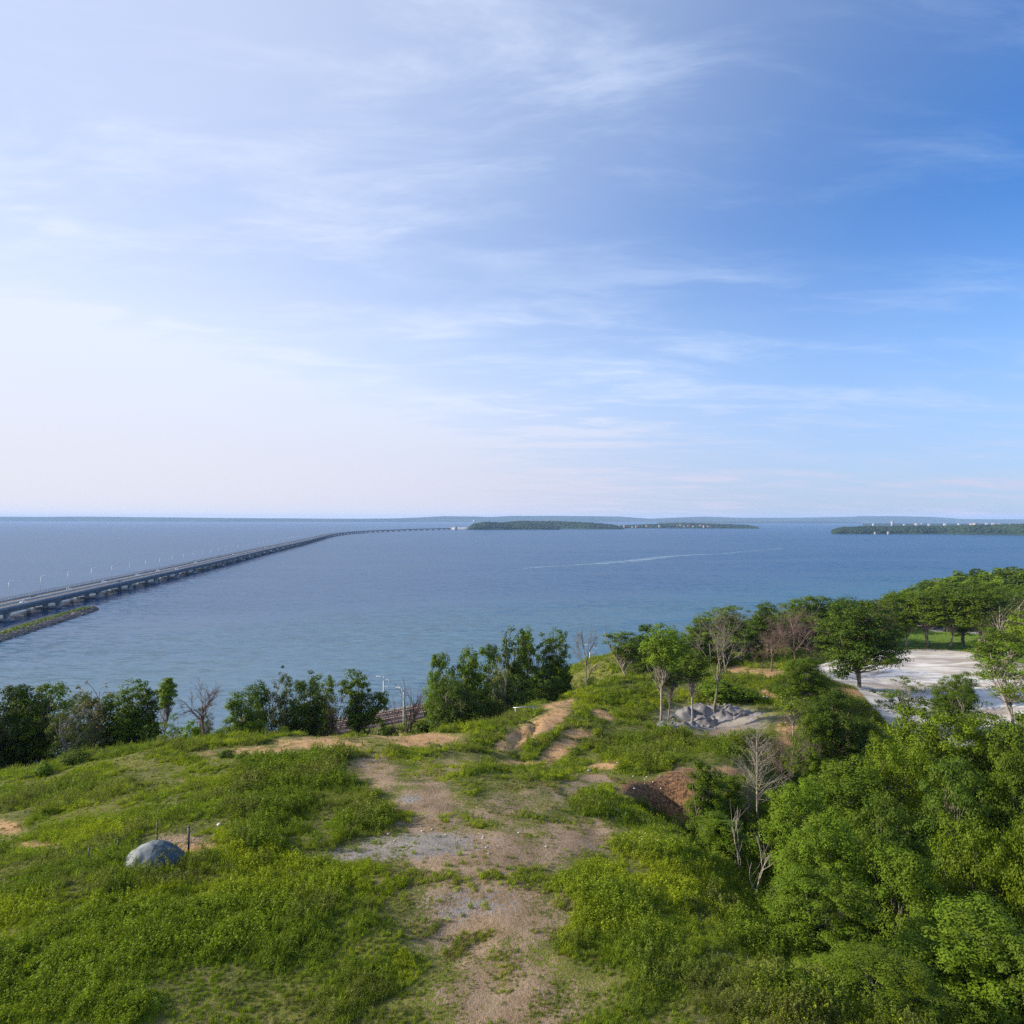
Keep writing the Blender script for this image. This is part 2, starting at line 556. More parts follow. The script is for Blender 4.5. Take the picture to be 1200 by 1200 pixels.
# ground
m, b, out = new_mat('ground'); M_GROUND = m
pos = b.node('ShaderNodeNewGeometry').outputs['Position']
flat = b.mapping(pos, scale=(1, 1, 0.3))
nA = b.noise(flat, 0.16, 4, 0.6); nB = b.noise(flat, 0.9, 5, 0.62); nC = b.noise(flat, 7.0, 5, 0.65); nD = b.noise(flat, 28.0, 3, 0.6)
green = b.mix(b.ramp(nB, 0.35, 0.65), (0.085, 0.105, 0.022), (0.165, 0.165, 0.040))
green = b.mix(b.ramp(nA, 0.42, 0.62, 0, 0.7), green, (0.165, 0.185, 0.026))
green = b.mix(b.ramp(nC, 0.45, 0.68, 0, 0.75), green, (0.200, 0.145, 0.080))
soil = b.mix(b.ramp(nB, 0.35, 0.65), (0.40, 0.225, 0.105), (0.52, 0.335, 0.17))
soil = b.mix(b.ramp(nC, 0.45, 0.7, 0, 0.7), soil, (0.26, 0.15, 0.08))
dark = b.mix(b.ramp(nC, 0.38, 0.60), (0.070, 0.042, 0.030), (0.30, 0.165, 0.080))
track = b.mix(b.ramp(nB, 0.35, 0.65), (0.235, 0.158, 0.098), (0.335, 0.242, 0.160))
track = b.mix(b.ramp(nC, 0.5, 0.72, 0, 0.6), track, (0.19, 0.165, 0.085))
grav = b.mix(b.ramp(b.noise(flat, 0.35, 4, 0.6, 1.0), 0.42, 0.62), (0.225, 0.205, 0.19), (0.30, 0.27, 0.235))
lotn = b.noise(b.mapping(pos, rot=(0, 0, R(12)), scale=(0.25, 0.9, 1)), 0.30, 6, 0.62, 0.9)
lot = b.mix(b.ramp(lotn, 0.38, 0.62), (0.33, 0.285, 0.245), (0.64, 0.62, 0.59))
lot = b.mix(b.ramp(nC, 0.45, 0.75, 0, 0.25), lot, (0.30, 0.28, 0.26))
lawn = b.mix(b.ramp(nB, 0.35, 0.65), (0.090, 0.170, 0.022), (0.150, 0.220, 0.030))
road = b.mix(b.ramp(nB, 0.35, 0.65), (0.30, 0.275, 0.26), (0.38, 0.35, 0.33))
rip = b.mix(b.ramp(nB, 0.35, 0.65), (0.16, 0.13, 0.115), (0.30, 0.26, 0.22))


def edge(a, w=0.32):
    """an attribute mask with an edge broken up by noise"""
    v = b.math('ADD', b.attr(a), b.math('MULTIPLY', b.math('SUBTRACT', b.math('ADD', b.math('MULTIPLY', nC, 0.6), b.math('MULTIPLY', nB, 0.4)), 0.5), w * 4))
    return b.ramp(v, 0.38, 0.62)


c = green
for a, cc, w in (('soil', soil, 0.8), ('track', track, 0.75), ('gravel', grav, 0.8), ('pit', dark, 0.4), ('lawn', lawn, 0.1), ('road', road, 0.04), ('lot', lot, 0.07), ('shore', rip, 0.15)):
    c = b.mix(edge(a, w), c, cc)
c = b.vmath('SCALE', c, scale=b.ramp(nD, 0.3, 0.7, 0.80, 1.2))
p = b.node('ShaderNodeBsdfPrincipled', {'Base Color': c, 'Roughness': 0.95, 'Specular IOR Level': 0.15})
hh = b.math('MULTIPLY', b.math('ADD', b.math('MULTIPLY', nC, 0.16), b.math('MULTIPLY', nD, 0.045)), b.math('SUBTRACT', 1.0, b.math('MULTIPLY', b.attr('lot'), 0.85)))
bn = b.node('ShaderNodeBump', {'Height': hh, 'Strength': 0.8, 'Distance': 1.0})
b.l.new(bn.outputs[0], p.inputs['Normal']); b.l.new(p.outputs[0], out.inputs[0])

# water: real wave slopes as a perturbed normal (it holds at every distance)
m, b, out = new_mat('sea_water'); M_WATER = m
pos = b.node('ShaderNodeNewGeometry').outputs['Position']


def slope(scale, stretch, rot, amp, detail=3, dist=0.0):
    v = b.mapping(pos, rot=(0, 0, rot), scale=(stretch, 1, 1))
    n = b.noise(v, scale, detail, 0.6, dist, color=True)
    return b.vmath('SCALE', b.vmath('SUBTRACT', n, (0.5, 0.5, 0.5)), scale=amp)


gust = b.noise(b.mapping(pos, rot=(0, 0, R(14)), scale=(0.30, 1, 1)), 0.0055, 5, 0.6, 1.4)
gust2 = b.noise(b.mapping(pos, rot=(0, 0, R(-6)), scale=(0.35, 1, 1)), 0.022, 4, 0.6, 0.8)
ga = b.math('ADD', b.math('MULTIPLY', gust, 0.7), b.math('MULTIPLY', gust2, 0.3))
ga = b.ramp(ga, 0.40, 0.60, 0.40, 1.50)
s_ = b.vmath('ADD', slope(0.50, 0.30, R(8), 1.35, 4), slope(0.12, 0.3, R(-10), 0.50, 3))
s_ = b.vmath('ADD', s_, slope(2.2, 0.5, R(20), 0.30, 2))
s_ = b.vmath('MULTIPLY', b.vmath('SCALE', s_, scale=ga), (1, 1, 0))
nrm = b.vmath('NORMALIZE', b.vmath('ADD', s_, (0, 0, 1)))
sh = b.attr('shallow')
shb = b.ramp(b.math('ADD', sh, b.math('MULTIPLY', b.math('SUBTRACT', gust2, 0.5), 0.5)), 0.0, 1.0)
wc = b.mix(shb, (0.003, 0.056, 0.138), (0.014, 0.088, 0.130))
# seen low over a rough sea, wave faces hide each other and reflect less than a flat mirror would
fr = b.node('ShaderNodeFresnel', {'IOR': 1.33, 'Normal': nrm}).outputs[0]
fr = b.math('MINIMUM', b.math('MULTIPLY', fr, 0.42), 0.28)
df = b.node('ShaderNodeBsdfDiffuse', {'Color': wc, 'Normal': nrm})
gl_ = b.node('ShaderNodeBsdfGlossy', {'Color': (1, 1, 1, 1), 'Roughness': 0.22, 'Normal': nrm})
mxs = b.node('ShaderNodeMixShader', {0: fr})
b.l.new(df.outputs[0], mxs.inputs[1]); b.l.new(gl_.outputs[0], mxs.inputs[2]); b.l.new(mxs.outputs[0], out.inputs[0])

# a wake: churned, aerated water
m, b, out = new_mat('wake_foam'); M_WAKE = m
pos = b.node('ShaderNodeNewGeometry').outputs['Position']
n = b.noise(pos, 0.06, 5, 0.7)
p = b.node('ShaderNodeBsdfPrincipled', {'Base Color': b.mix(b.ramp(n, 0.35, 0.65), (0.05, 0.12, 0.19), (0.22, 0.29, 0.36)), 'Roughness': 0.45, 'IOR': 1.33})
b.l.new(p.outputs[0], out.inputs[0])


# ------------------------------------------------------------------ terrain mesh
def axis(spec):
    out = []
    for a, c, st in spec:
        out.append(np.arange(a, c, st))
    return np.unique(np.round(np.concatenate(out), 3))


gx = axis([(-420, -120, 12), (-120, -60, 1.6), (-60, -34, 0.7), (-34, 34, 0.34), (34, 60, 0.7), (60, 130, 1.6), (130, 320, 5), (320, 1100, 26)])
gy = axis([(-60, 8, 4), (8, 20, 0.6), (20, 62, 0.30), (62, 90, 0.5), (90, 140, 0.9), (140, 240, 1.8), (240, 420, 6), (420, 820, 25)])
GX, GY = np.meshgrid(gx, gy)
GZ = H(GX, GY)
PX, PY, PD = project(GX, GY, GZ)
front = GY > 6


def blob(cx, cy, rx, ry, ang=0, soft=0.8):
    a = R(ang); dx, dy = PX - cx, PY - cy
    u = (dx * math.cos(a) + dy * math.sin(a)) / rx; v = (-dx * math.sin(a) + dy * math.cos(a)) / ry
    d = np.sqrt(u * u + v * v)
    return np.where(front, 1 - sstep(1 - soft, 1 + soft, d), 0)


def mx(*a):
    r = a[0]
    for q in a[1:]: r = np.maximum(r, q)
    return r


SOIL = mx(blob(495, 867, 42, 8), blob(450, 862, 20, 5) * .6, blob(380, 872, 60, 9) * .75, blob(300, 880, 70, 6, -4) * .6, blob(642, 845, 30, 10, -30), blob(606, 865, 24, 10, -35), blob(655, 825, 22, 4, -12) * .8, blob(585, 872, 10, 4, -30) * .8,
          blob(655, 879, 26, 10, -35), blob(706, 838, 13, 5, 18), blob(676, 860, 17, 6), blob(708, 898, 16, 4), blob(905, 790, 40, 5, 4) * .9, blob(862, 785, 18, 4),
          blob(905, 812, 14, 6), blob(852, 905, 26, 6), blob(935, 870, 22, 8), blob(985, 812, 34, 5), blob(925, 850, 16, 18) * .7, blob(8, 970, 20, 8) * .8, blob(600, 895, 26, 4) * .8,
          blob(860, 852, 44, 7, -18) * .85, blob(560, 890, 40, 8) * .4, blob(420, 905, 22, 12) * .5, blob(40, 992, 30, 6) * .6, blob(800, 905, 18, 8) * .7, blob(212, 992, 38, 10) * .95)
TRACK = 0.97 * mx(blob(560, 1000, 120, 36) * .85, blob(500, 950, 42, 42, -12) * .9, blob(445, 905, 32, 22, 30) * .75, blob(600, 945, 75, 28, -12) * .6, blob(665, 925, 60, 16, -22) * .55, blob(670, 980, 50, 22) * .9,
           blob(570, 1070, 95, 50) * .85, blob(590, 1170, 90, 70) * .8, blob(520, 895, 40, 16) * .45, blob(210, 985, 36, 10) * .8, blob(300, 884, 80, 8) * .4, blob(700, 912, 24, 5))
GRAV = mx(blob(505, 988, 75, 14, 0, .8) * .75, blob(440, 1000, 70, 10, 0, .8) * .7, blob(550, 1060, 70, 18, 0, .9) * .6, blob(835, 842, 62, 15), blob(850, 858, 30, 7) * .6, blob(480, 935, 14, 6) * .7)
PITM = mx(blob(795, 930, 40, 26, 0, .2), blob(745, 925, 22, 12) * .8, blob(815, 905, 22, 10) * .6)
_, _, _ = 0, 0, 0


def poly(pts, soft=1.5):
    """inside mask of a world polygon given in picture points on z=28"""
    W_ = np.array([on_z(px, py, 28.0)[:2] for px, py in pts])
    ins = np.zeros(GX.shape, bool); dm = np.full(GX.shape, 1e9)
    n = len(W_)
    for i in range(n):
        (ax, ay), (bx, by) = W_[i], W_[(i + 1) % n]
        cnd = ((ay > GY) != (by > GY)) & (GX < (bx - ax) * (GY - ay) / (by - ay + 1e-12) + ax)
        ins ^= cnd
        dx, dy = bx - ax, by - ay
        t = np.clip(((GX - ax) * dx + (GY - ay) * dy) / (dx * dx + dy * dy + 1e-9), 0, 1)
        dm = np.minimum(dm, np.hypot(GX - ax - t * dx, GY - ay - t * dy))
    s = np.where(ins, dm, -dm)
    return sstep(-soft, soft, s)


LOT = poly([(945, 776), (985, 768), (1040, 760), (1090, 758), (1150, 765), (1200, 776), (1230, 800), (1200, 850), (1120, 862), (1040, 845), (1000, 808), (960, 800)])
LAWN = poly([(1010, 770), (1035, 745), (1080, 738), (1300, 745), (1300, 790), (1230, 790), (1150, 764), (1090, 757), (1040, 759)], 2)
ROAD = mx(poly([(1040, 726), (1075, 726), (1115, 732), (1120, 739), (1080, 737), (1040, 738)], 1), poly([(1110, 732), (1300, 745), (1300, 752), (1112, 739)], 1))
SHORE = 1 - sstep(5.5, 9, np.abs(rail_dist(GX, GY)) * 0 + (rail_dist(GX, GY) + 9))
ny, nx = GX.shape
idx = np.arange(ny * nx).reshape(ny, nx)
Q = np.stack([idx[:-1, :-1], idx[:-1, 1:], idx[1:, 1:], idx[1:, :-1]], -1).reshape(-1, 4)
keep = (GZ.ravel()[Q] > -3.0).any(1)
Q = Q[keep]
me = mesh_np('hillside', np.stack([GX.ravel(), GY.ravel(), GZ.ravel()], -1), Q, M_GROUND, smooth=True)
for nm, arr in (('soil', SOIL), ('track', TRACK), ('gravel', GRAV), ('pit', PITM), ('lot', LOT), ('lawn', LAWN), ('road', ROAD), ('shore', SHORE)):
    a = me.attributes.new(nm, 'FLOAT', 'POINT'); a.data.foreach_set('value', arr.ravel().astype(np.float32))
tag(link('hillside', me), kind='structure')


def grid_sample(arr, X, Y):
    ix = np.clip(np.searchsorted(gx, X), 1, nx - 1); iy = np.clip(np.searchsorted(gy, Y), 1, ny - 1)
    tx = np.clip((X - gx[ix - 1]) / (gx[ix] - gx[ix - 1]), 0, 1); ty = np.clip((Y - gy[iy - 1]) / (gy[iy] - gy[iy - 1]), 0, 1)
    return (arr[iy - 1, ix - 1] * (1 - tx) + arr[iy - 1, ix] * tx) * (1 - ty) + (arr[iy, ix - 1] * (1 - tx) + arr[iy, ix] * tx) * ty


def hz(x, y):
    return float(grid_sample(GZ, np.array([x]), np.array([y]))[0])


# ------------------------------------------------------------------ sea
rr = np.concatenate([np.linspace(0, 400, 21), np.geomspace(440, 15300, 34)])
aa = np.linspace(0, 2 * math.pi, 145)[:-1]
SX = (rr[:, None] * np.sin(aa)[None]); SY = (rr[:, None] * np.cos(aa)[None])
na = len(aa); idr = np.arange(len(rr) * na).reshape(len(rr), na)
Q = np.stack([idr[:-1], np.roll(idr, -1, 1)[:-1], np.roll(idr, -1, 1)[1:], idr[1:]], -1).reshape(-1, 4)[:, ::-1]
me = mesh_np('sea', np.stack([SX.ravel(), SY.ravel(), np.zeros(SX.size)], -1), Q, M_WATER)
td = -rail_dist(SX.ravel(), SY.ravel())
shv = 1 - sstep(10, 330, td)
a = me.attributes.new('shallow', 'FLOAT', 'POINT'); a.data.foreach_set('value', shv.astype(np.float32))
tag(link('sea', me), kind='structure')
me = mesh_np('seabed', np.array([(-15500, -15500, -9), (15500, -15500, -9), (15500, 15500, -9), (-15500, 15500, -9)], float), np.array([(0, 1, 2, 3)]), M_ROCK_BROWN)
tag(link('seabed', me), kind='structure')

# wake of a boat that has gone by
wk = [(610, 666), (660, 663), (700, 660.5), (740, 657), (775, 653), (810, 650.5), (850, 648.5), (890, 645), (920, 642.5)]
wp = np.array([on_z(px, py, 0.06) for px, py in wk])
t_ = np.linspace(0, len(wk) - 1, 90)
wp = np.stack([np.interp(t_, np.arange(len(wk)), wp[:, i]) for i in range(3)], -1)
T = np.gradient(wp, axis=0); T /= np.linalg.norm(T, axis=1)[:, None]
Nn = np.stack([-T[:, 1], T[:, 0], 0 * T[:, 0]], -1)
wd = 2.0 + 9 * np.exp(-((t_ - 3.2) / 1.5) ** 2) + 3 * fbm(t_ * 5, t_ * 0, 2)
wp[:, :2] += (Nn * ((fbm(t_ * 2, t_ * 0 + 3, 2) - .5) * 10)[:, None])[:, :2]
V = np.concatenate([wp - Nn * wd[:, None], wp + Nn * wd[:, None]])
k = len(wp)
tag(link('boat_wake', mesh_np('boat_wake', V, np.array([(i, i + 1, k + i + 1, k + i) for i in range(k - 1)]), M_WAKE)), kind='stuff')


# ------------------------------------------------------------------ far land
def ridge(name, pts, depth, mat, seed, base_py=None, kind='structure', n=160, rough=0.12, steps=14, canopy=0, hv=None):
    """hills standing along the far shore. pts: (px, py_top, D); depth in metres behind that line"""
    pts = np.array(pts, float)
    t = np.linspace(0, len(pts) - 1, n)
    q = [np.interp(t, np.arange(len(pts)), pts[:, i]) for i in range(3)]
    crest = np.array([at(a, c, d) for a, c, d in zip(*q)])
    hgt = np.maximum(crest[:, 2], 1.0)
    dirs = crest[:, :2] / np.linalg.norm(crest[:, :2], axis=1)[:, None]
    v = np.linspace(-1, 1, steps)
    prof = np.cos(v * math.pi / 2) ** 0.8
    X = crest[:, 0][:, None] + dirs[:, 0][:, None] * v[None] * depth
    Y = crest[:, 1][:, None] + dirs[:, 1][:, None] * v[None] * depth
    s = depth
    nz = fbm(X / s * 2, Y / s * 2, 4, seed) - 0.5
    Z = hgt[:, None] * prof[None] * (1 + nz * rough * 4 * (1 - prof[None] * 0.5)) - 2.0 * (1 - prof[None])
    Z = np.minimum(Z, 119 + nz * 4)
    Z[:, 0] = -3; Z[:, -1] = -3; Z[0] = -3; Z[-1] = -3
    idd = np.arange(n * steps).reshape(n, steps)
    Q = np.stack([idd[:-1, :-1], idd[1:, :-1], idd[1:, 1:], idd[:-1, 1:]], -1).reshape(-1, 4)[:, ::-1]
    o = link(name, mesh_np(name, np.stack([X.ravel(), Y.ravel(), Z.ravel()], -1), Q, mat, smooth=True))
    tag(o, kind=kind)
    if canopy:
        rg = np.random.default_rng(seed)
        V0, F0 = ICO1
        iu = rg.uniform(1, n - 2, canopy); iv = rg.uniform(1, steps * 0.62, canopy)
        i0 = iu.astype(int); j0 = iv.astype(int); fu = iu - i0; fv = iv - j0
        def s2(A): return (A[i0, j0] * (1 - fu) + A[i0 + 1, j0] * fu) * (1 - fv) + (A[i0, j0 + 1] * (1 - fu) + A[i0 + 1, j0 + 1] * fu) * fv
        cx_, cy2, cz_ = s2(X), s2(Y), s2(Z)
        r = rg.uniform(4, 9, canopy)
        VV = V0[None] * r[:, None, None] * rg.uniform(0.75, 1.25, (canopy, len(V0), 1)) * np.array([1, 1, 0.62])
        VV = VV + np.stack([cx_, cy2, np.maximum(cz_, 0.5) + r * 0.1], -1)[:, None]
        FF = F0[None] + (np.arange(canopy) * len(V0))[:, None, None]
        oc = link('woodland', mesh_np('woodland', VV.reshape(-1, 3), FF.reshape(-1, 3), M_FARBLUE, smooth=False))
        tag(oc, kind='stuff')
    return X, Y, Z


# left far shore, distant ranges
ridge('far_shore', [(-420, 605.3, 10900), (-100, 605.5, 10900), (60, 605.6, 10800), (100, 605.3, 10800), (180, 606.2, 10800), (300, 607.2, 10900), (420, 607.9, 11300), (470, 607.3, 11500), (520, 607.8, 11600), (600, 609, 11800)], 700, M_FAR, 11, rough=0.05)
ridge('hills', [(440, 608.6, 12500), (500, 606, 12600), (520, 604.8, 12600), (555, 605.2, 12700), (575, 605.8, 12800), (600, 604.6, 12600), (640, 604.4, 12600), (690, 604.8, 12600), (725, 605.3, 12700), (760, 607.5, 12900), (790, 609.6, 13000)], 1200, M_FAR, 12, rough=0.05)
ridge('far_hills', [(700, 609, 13200), (760, 608, 13200), (800, 606.2, 13200), (825, 605.4, 13200), (870, 606.8, 13200), (930, 606.8, 13200), (1000, 605.5, 13200), (1015, 603.8, 13200), (1050, 604.6, 13200), (1100, 606, 13200), (1130, 608.2, 13200), (1250, 608.5, 13200), (1500, 608.0, 13200)], 1800, M_FAR, 13, rough=0.05)
ridge('low_shore', [(770, 611.4, 9000), (830, 611.0, 9000), (900, 611.2, 9200), (960, 611.0, 9400), (1010, 611.8, 9600)], 220, M_FAR, 14, rough=0.05)
A1 = ridge('headland', [(549, 619.5, 3380), (556, 614.5, 3380), (572, 612.6, 3400), (590, 613.4, 3420), (603, 616, 3440), (618, 614.4, 3440), (640, 615.6, 3440), (655, 618, 3450)], 110, M_FARBLUE, 15, rough=0.1, canopy=1500)
A2 = ridge('headland', [(590, 613, 3800), (610, 611.2, 3850), (650, 611.8, 3850), (690, 613.2, 3700), (715, 615.5, 3700), (730, 618.8, 3720)], 190, M_FARBLUE, 16, rough=0.08, canopy=1800)
A3 = ridge('headland', [(705, 617, 4150), (735, 616.4, 4100), (775, 614.4, 4100), (805, 613.8, 4100), (850, 615, 4100), (875, 616.2, 4050), (888, 618.6, 4000)], 190, M_FARBLUE, 17, rough=0.08, canopy=1600)
A4 = ridge('headland', [(976, 622.4, 2600), (985, 619.5, 2600), (1010, 618.2, 2600), (1040, 618.4, 2620), (1060, 617.6, 2620), (1100, 617.6, 2620), (1140, 616.6, 2550), (1180, 616.4, 2500), (1200, 616.2, 2450), (1300, 616, 2400), (1420, 616, 2300)], 150, M_FARBLUE, 18, rough=0.08, canopy=2600)
ridge('causeway', [(524, 619.2, 3330), (533, 618.0, 3330), (545, 618.0, 3360), (556, 618.4, 3400)], 50, M_ROCK_PALE, 19, n=40)
ridge('town_shore', [(1010, 613.4, 5600), (1060, 613.2, 5600), (1130, 613.4, 5600), (1300, 613, 5600)], 300, M_FAR, 20, rough=0.05)


def building(px, py_top, D, wpx, label, mat=M_WHITE, roof=M_ROOF, zb=None, name='apartment_block', grp=None, pitched=False):
    top = at(px, py_top, D); w = wpx / 800 * D
    z0 = max(0.5, (at(px, py_top + 5, D)[2])) if zb is None else zb
    h = max(4.0, top[2] - z0)
    o = empty(name, (top[0], top[1], z0), rz=RNG.uniform(-0.3, 0.3))
    d = min(w * 0.7, 30)
    MB().box((0, 0, h / 2 - 3), (w, d, h + 6)).build('wall', mat, o)
    if pitched:
        MB().loft([[(x, -d * .58, h + .05), (x, d * .58, h + .05), (x, 0, h + d * 0.35)] for x in (-w * .54, w * .54)]).build('roof', roof, o)
    else:
        MB().box((0, 0, h + 0.4), (w * 1.03, d * 1.03, 0.8)).box((w * .2, 0, h + 1.8), (w * .2, d * .4, 2.0)).build('roof', roof, o)
    tag(o, label, 'building', grp)
    return o


building(1046, 611.2, 5200, 3, 'tall white tower block rising above the far right woods', grp=None)
building(1143, 613.2, 3100, 4.5, 'white tower beside a reddish block over the far right headland')
building(1139, 613.6, 3120, 4.5, 'reddish block left of a white tower over the far right headland', mat=M_BRICK)
building(1025.5, 623.6, 2430, 2.0, 'small white house at the waterline of the right headland, left of the other', name='house', pitched=True, roof=M_ROOF, zb=3)
building(1041, 623.5, 2430, 2.4, 'small white house with red roof at the waterline of the right headland', name='house', pitched=True, roof=M_ROOF_RED, zb=3)
for i, (px, w, t) in enumerate([(1024, 3, 613.5), (1074, 4, 613.2), (1080, 3, 613.6), (1108, 4, 613.5), (1089, 3, 613.9), (1124, 3, 613.4), (1157, 4, 613.2), (1165, 5, 613.4), (1171, 3, 613.8), (1184, 3, 614), (1196, 4, 613.8), (1060, 3, 614.2)]):
    building(px, t, 5300, w, 'pale apartment block on the far right skyline above the woods', grp='pale blocks of the far right town')
for i in range(26):
    px = 722 + i * 3.9 + RNG.uniform(-2, 2) + (14 if i > 14 else 0)
    building(px, RNG.uniform(615.4, 617.6), 3980 - RNG.uniform(0, 40), RNG.uniform(1.6, 3.2), 'small pale house among trees on the low middle headland', name='house', pitched=True, zb=3,
             mat=M_WHITE if i % 3 else M_BRICK, roof=M_ROOF if i % 2 else M_ROOF_RED, grp='houses on the low middle headland')
building(648, 610.4, 5900, 2, 'pale tower standing behind the dark wooded headland')
building(663, 611.3, 5900, 4, 'long pale block behind the dark wooded headland')
building(534, 617.5, 3290, 3, 'white shed where the bridge meets its far causeway', name='shed', zb=3)
building(556, 609.2, 9800, 3, 'pale block on the shore left of the wooded headland')

# ------------------------------------------------------------------ bridge
CTRL = [(-213, 40), (-221, 100), (-233, 180), (-258, 353), (-290, 569), (-312, 712), (-362, 1010), (-410, 1330), (-464, 1650), (-510, 1900), (-540, 2130), (-551, 2330), (-538, 2560), (-490, 2810), (-410, 3050), (-290, 3320)]
CTRL = np.array(CTRL, float)
seg = np.concatenate([[0], np.cumsum(np.hypot(*np.diff(CTRL, axis=0).T))])


def smooth_path(P, s, n):
    u = np.linspace(0, s[-1], n)
    A = np.stack([np.interp(u, s, P[:, 0]), np.interp(u, s, P[:, 1])], -1)
    for _ in range(60):
        A[1:-1] = (A[:-2] + 2 * A[1:-1] + A[2:]) / 4
    return A


BP = smooth_path(CTRL, seg, 330)
BT = np.gradient(BP, axis=0); BT /= np.linalg.norm(BT, axis=1)[:, None]
BN = np.stack([-BT[:, 1], BT[:, 0]], -1)        # to the left (away from the hill)
bs = np.concatenate([[0], np.cumsum(np.hypot(*np.diff(BP, axis=0).T))])


def bridge_pt(s, off):
    x = np.interp(s, bs, BP[:, 0]); y = np.interp(s, bs, BP[:, 1])
    nxx = np.interp(s, bs, BN[:, 0]); nyy = np.interp(s, bs, BN[:, 1])
    return np.array([x + nxx * off, y + nyy * off])


def strip(profile, s0=0, s1=None, closed=True):
    """sweep a cross-section (offset to the far side, z) along the bridge"""
    s1 = s1 or bs[-1]
    m_ = (bs >= s0) & (bs <= s1)
    P, N = BP[m_], BN[m_]
    return MB().loft([[(p[0] + n_[0] * o, p[1] + n_[1] * o, z) for o, z in profile] for p, n_ in zip(P, N)])


bridge = empty('sea_bridge', (BP[0][0], BP[0][1], 0))
tag(bridge, 'long low road bridge on many piers curving across the bay', 'bridge')


def bpart(mb, name, mat, **k):
    o = mb.build(name, mat, bridge, loc=(-BP[0][0], -BP[0][1], 0), **k); return o


WD = 21.5
bpart(strip([(0, 6.1), (WD, 6.1), (WD, 6.6), (0, 6.6)]), 'deck', M_CONCRETE)
for off in (0.9, WD - 1.6):
    bpart(strip([(off, 4.0), (off + 0.7, 4.0), (off + .7, 6.08), (off, 6.08)]), 'girder', M_GIRDER)
for off in (6.6, 13.0):
    bpart(strip([(off, 4.1), (off + 1.6, 4.1), (off + 1.6, 6.08), (off, 6.08)]), 'girder', M_CONCRETE)
bpart(strip([(-0.35, 5.7), (-0.02, 5.7), (-0.02, 7.5), (-0.35, 7.5)]), 'parapet', M_GIRDER)
bpart(strip([(0.02, 6.62), (1.5, 6.62), (1.5, 6.85), (0.02, 6.85)]), 'walkway', M_CONCRETE_PALE)
bpart(strip([(1.55, 6.62), (1.9, 6.62), (1.75, 7.4), (1.6, 7.4)]), 'barrier', M_CONCRETE_PALE)
bpart(strip([(2.0, 6.61), (9.8, 6.61), (9.8, 6.63), (2.0, 6.63)]), 'carriageway', M_ASPHALT)
bpart(strip([(11.4, 6.61), (19.4, 6.61), (19.4, 6.63), (11.4, 6.63)]), 'carriageway', M_ASPHALT)
bpart(strip([(10.0, 6.61), (11.2, 6.61), (10.8, 7.5), (10.4, 7.5)]), 'median', M_CONCRETE_PALE)
bpart(strip([(19.6, 6.61), (20.1, 6.61), (20.0, 7.4), (19.7, 7.4)]), 'barrier', M_CONCRETE)
for off in (2.5, 9.3, 11.9, 18.9):
    bpart(strip([(off, 6.635), (off + .2, 6.635), (off + .2, 6.64), (off, 6.64)]), 'edge_line', M_PAINT)
# far handrail: rails and posts
for z in (7.1, 7.7, 8.3):
    bpart(strip([(21.2, z), (21.35, z), (21.35, z + .12), (21.2, z + .12)]), 'handrail', M_DARKSTEEL)
mb = MB()
for s in np.arange(150, 1500, 3.0):
    p = bridge_pt(s, 21.27); mb.box((p[0], p[1], 7.45), (0.14, 0.14, 1.7))
o = bpart(mb, 'handrail_posts', M_DARKSTEEL); o['kind'] = 'stuff'


def s_of_D(D, off=0):
    for s in np.arange(0, bs[-1], 2.0):
        if bridge_pt(s, off)[1] >= D: return s
    return bs[-1]


# piers, one object each
s = s_of_D(300)
while s < bs[-1] - 20:
    p = bridge_pt(s, 0.8); q = bridge_pt(s, WD - 1.0); c_ = (p + q) / 2
    ang = math.atan2(q[1] - p[1], q[0] - p[0]); L_ = np.linalg.norm(q - p)
    mb = MB().box((c_[0], c_[1], 3.5), (L_, 1.7, 0.95), rz=ang)
    for u in (-L_ / 2 + 1.6, -1.2, 1.2, L_ / 2 - 1.6):
        if abs(u) < 2 and u > 0: continue
        mb.box((c_[0] + u * math.cos(ang), c_[1] + u * math.sin(ang), -0.6), (2.4, 1.5, 7.25), rz=ang)
    mb.box((c_[0], c_[1], -1.6), (L_ - 0.8, 2.6, 4.4), rz=ang)
    bpart(mb, 'pier', M_CONCRETE)
    s += 52.0

# lamp posts on the far side of the deck
lm = MB().tube([(0, 0, 0), (0, 0, 5), (0, 0, 10.2)], [0.11, 0.085, 0.06], 6).tube([(0, 0, 10.2), (0.8, 0, 10.9), (2.2, 0, 11.1)], [0.07, 0.06, 0.05], 5).mesh('pole', M_STEEL)
lh = MB().box((2.6, 0, 11.1), (0.9, 0.35, 0.15), taper=0.8).mesh('lamp_head', M_STEEL)
s = s_of_D(384, 20.6)
i = 0
while i < 32:
    p = bridge_pt(s, 20.65); t2 = bridge_pt(s + 1, 20.65) - p
    o = empty('street_lamp', (p[0], p[1], 6.61), rz=math.atan2(t2[1], t2[0]) - R(90))
    tag(o, 'slim street lamp on the far edge of the sea bridge' if i else 'slim street lamp on the sea bridge nearest the left edge of the photo', 'street lamp', 'street lamps along the sea bridge')
    link('pole', lm, o); link('lamp_head', lh, o)
    s += 33.5; i += 1


# ------------------------------------------------------------------ cars
def rrect(w, z0, z1, x, r=0.12, tum=0.0):
    """cross-section of a car body at station x"""
    h = w / 2
    return [(x, -h + r, z0), (x, h - r, z0), (x, h, z0 + r), (x, h, (z0 + z1) / 2), (x, h - tum, z1 - r), (x, h - r - tum, z1), (x, -h + r + tum, z1), (x, -h + tum, z1 - r), (x, -h, (z0 + z1) / 2), (x, -h, z0 + r)]


CARMATS = {}


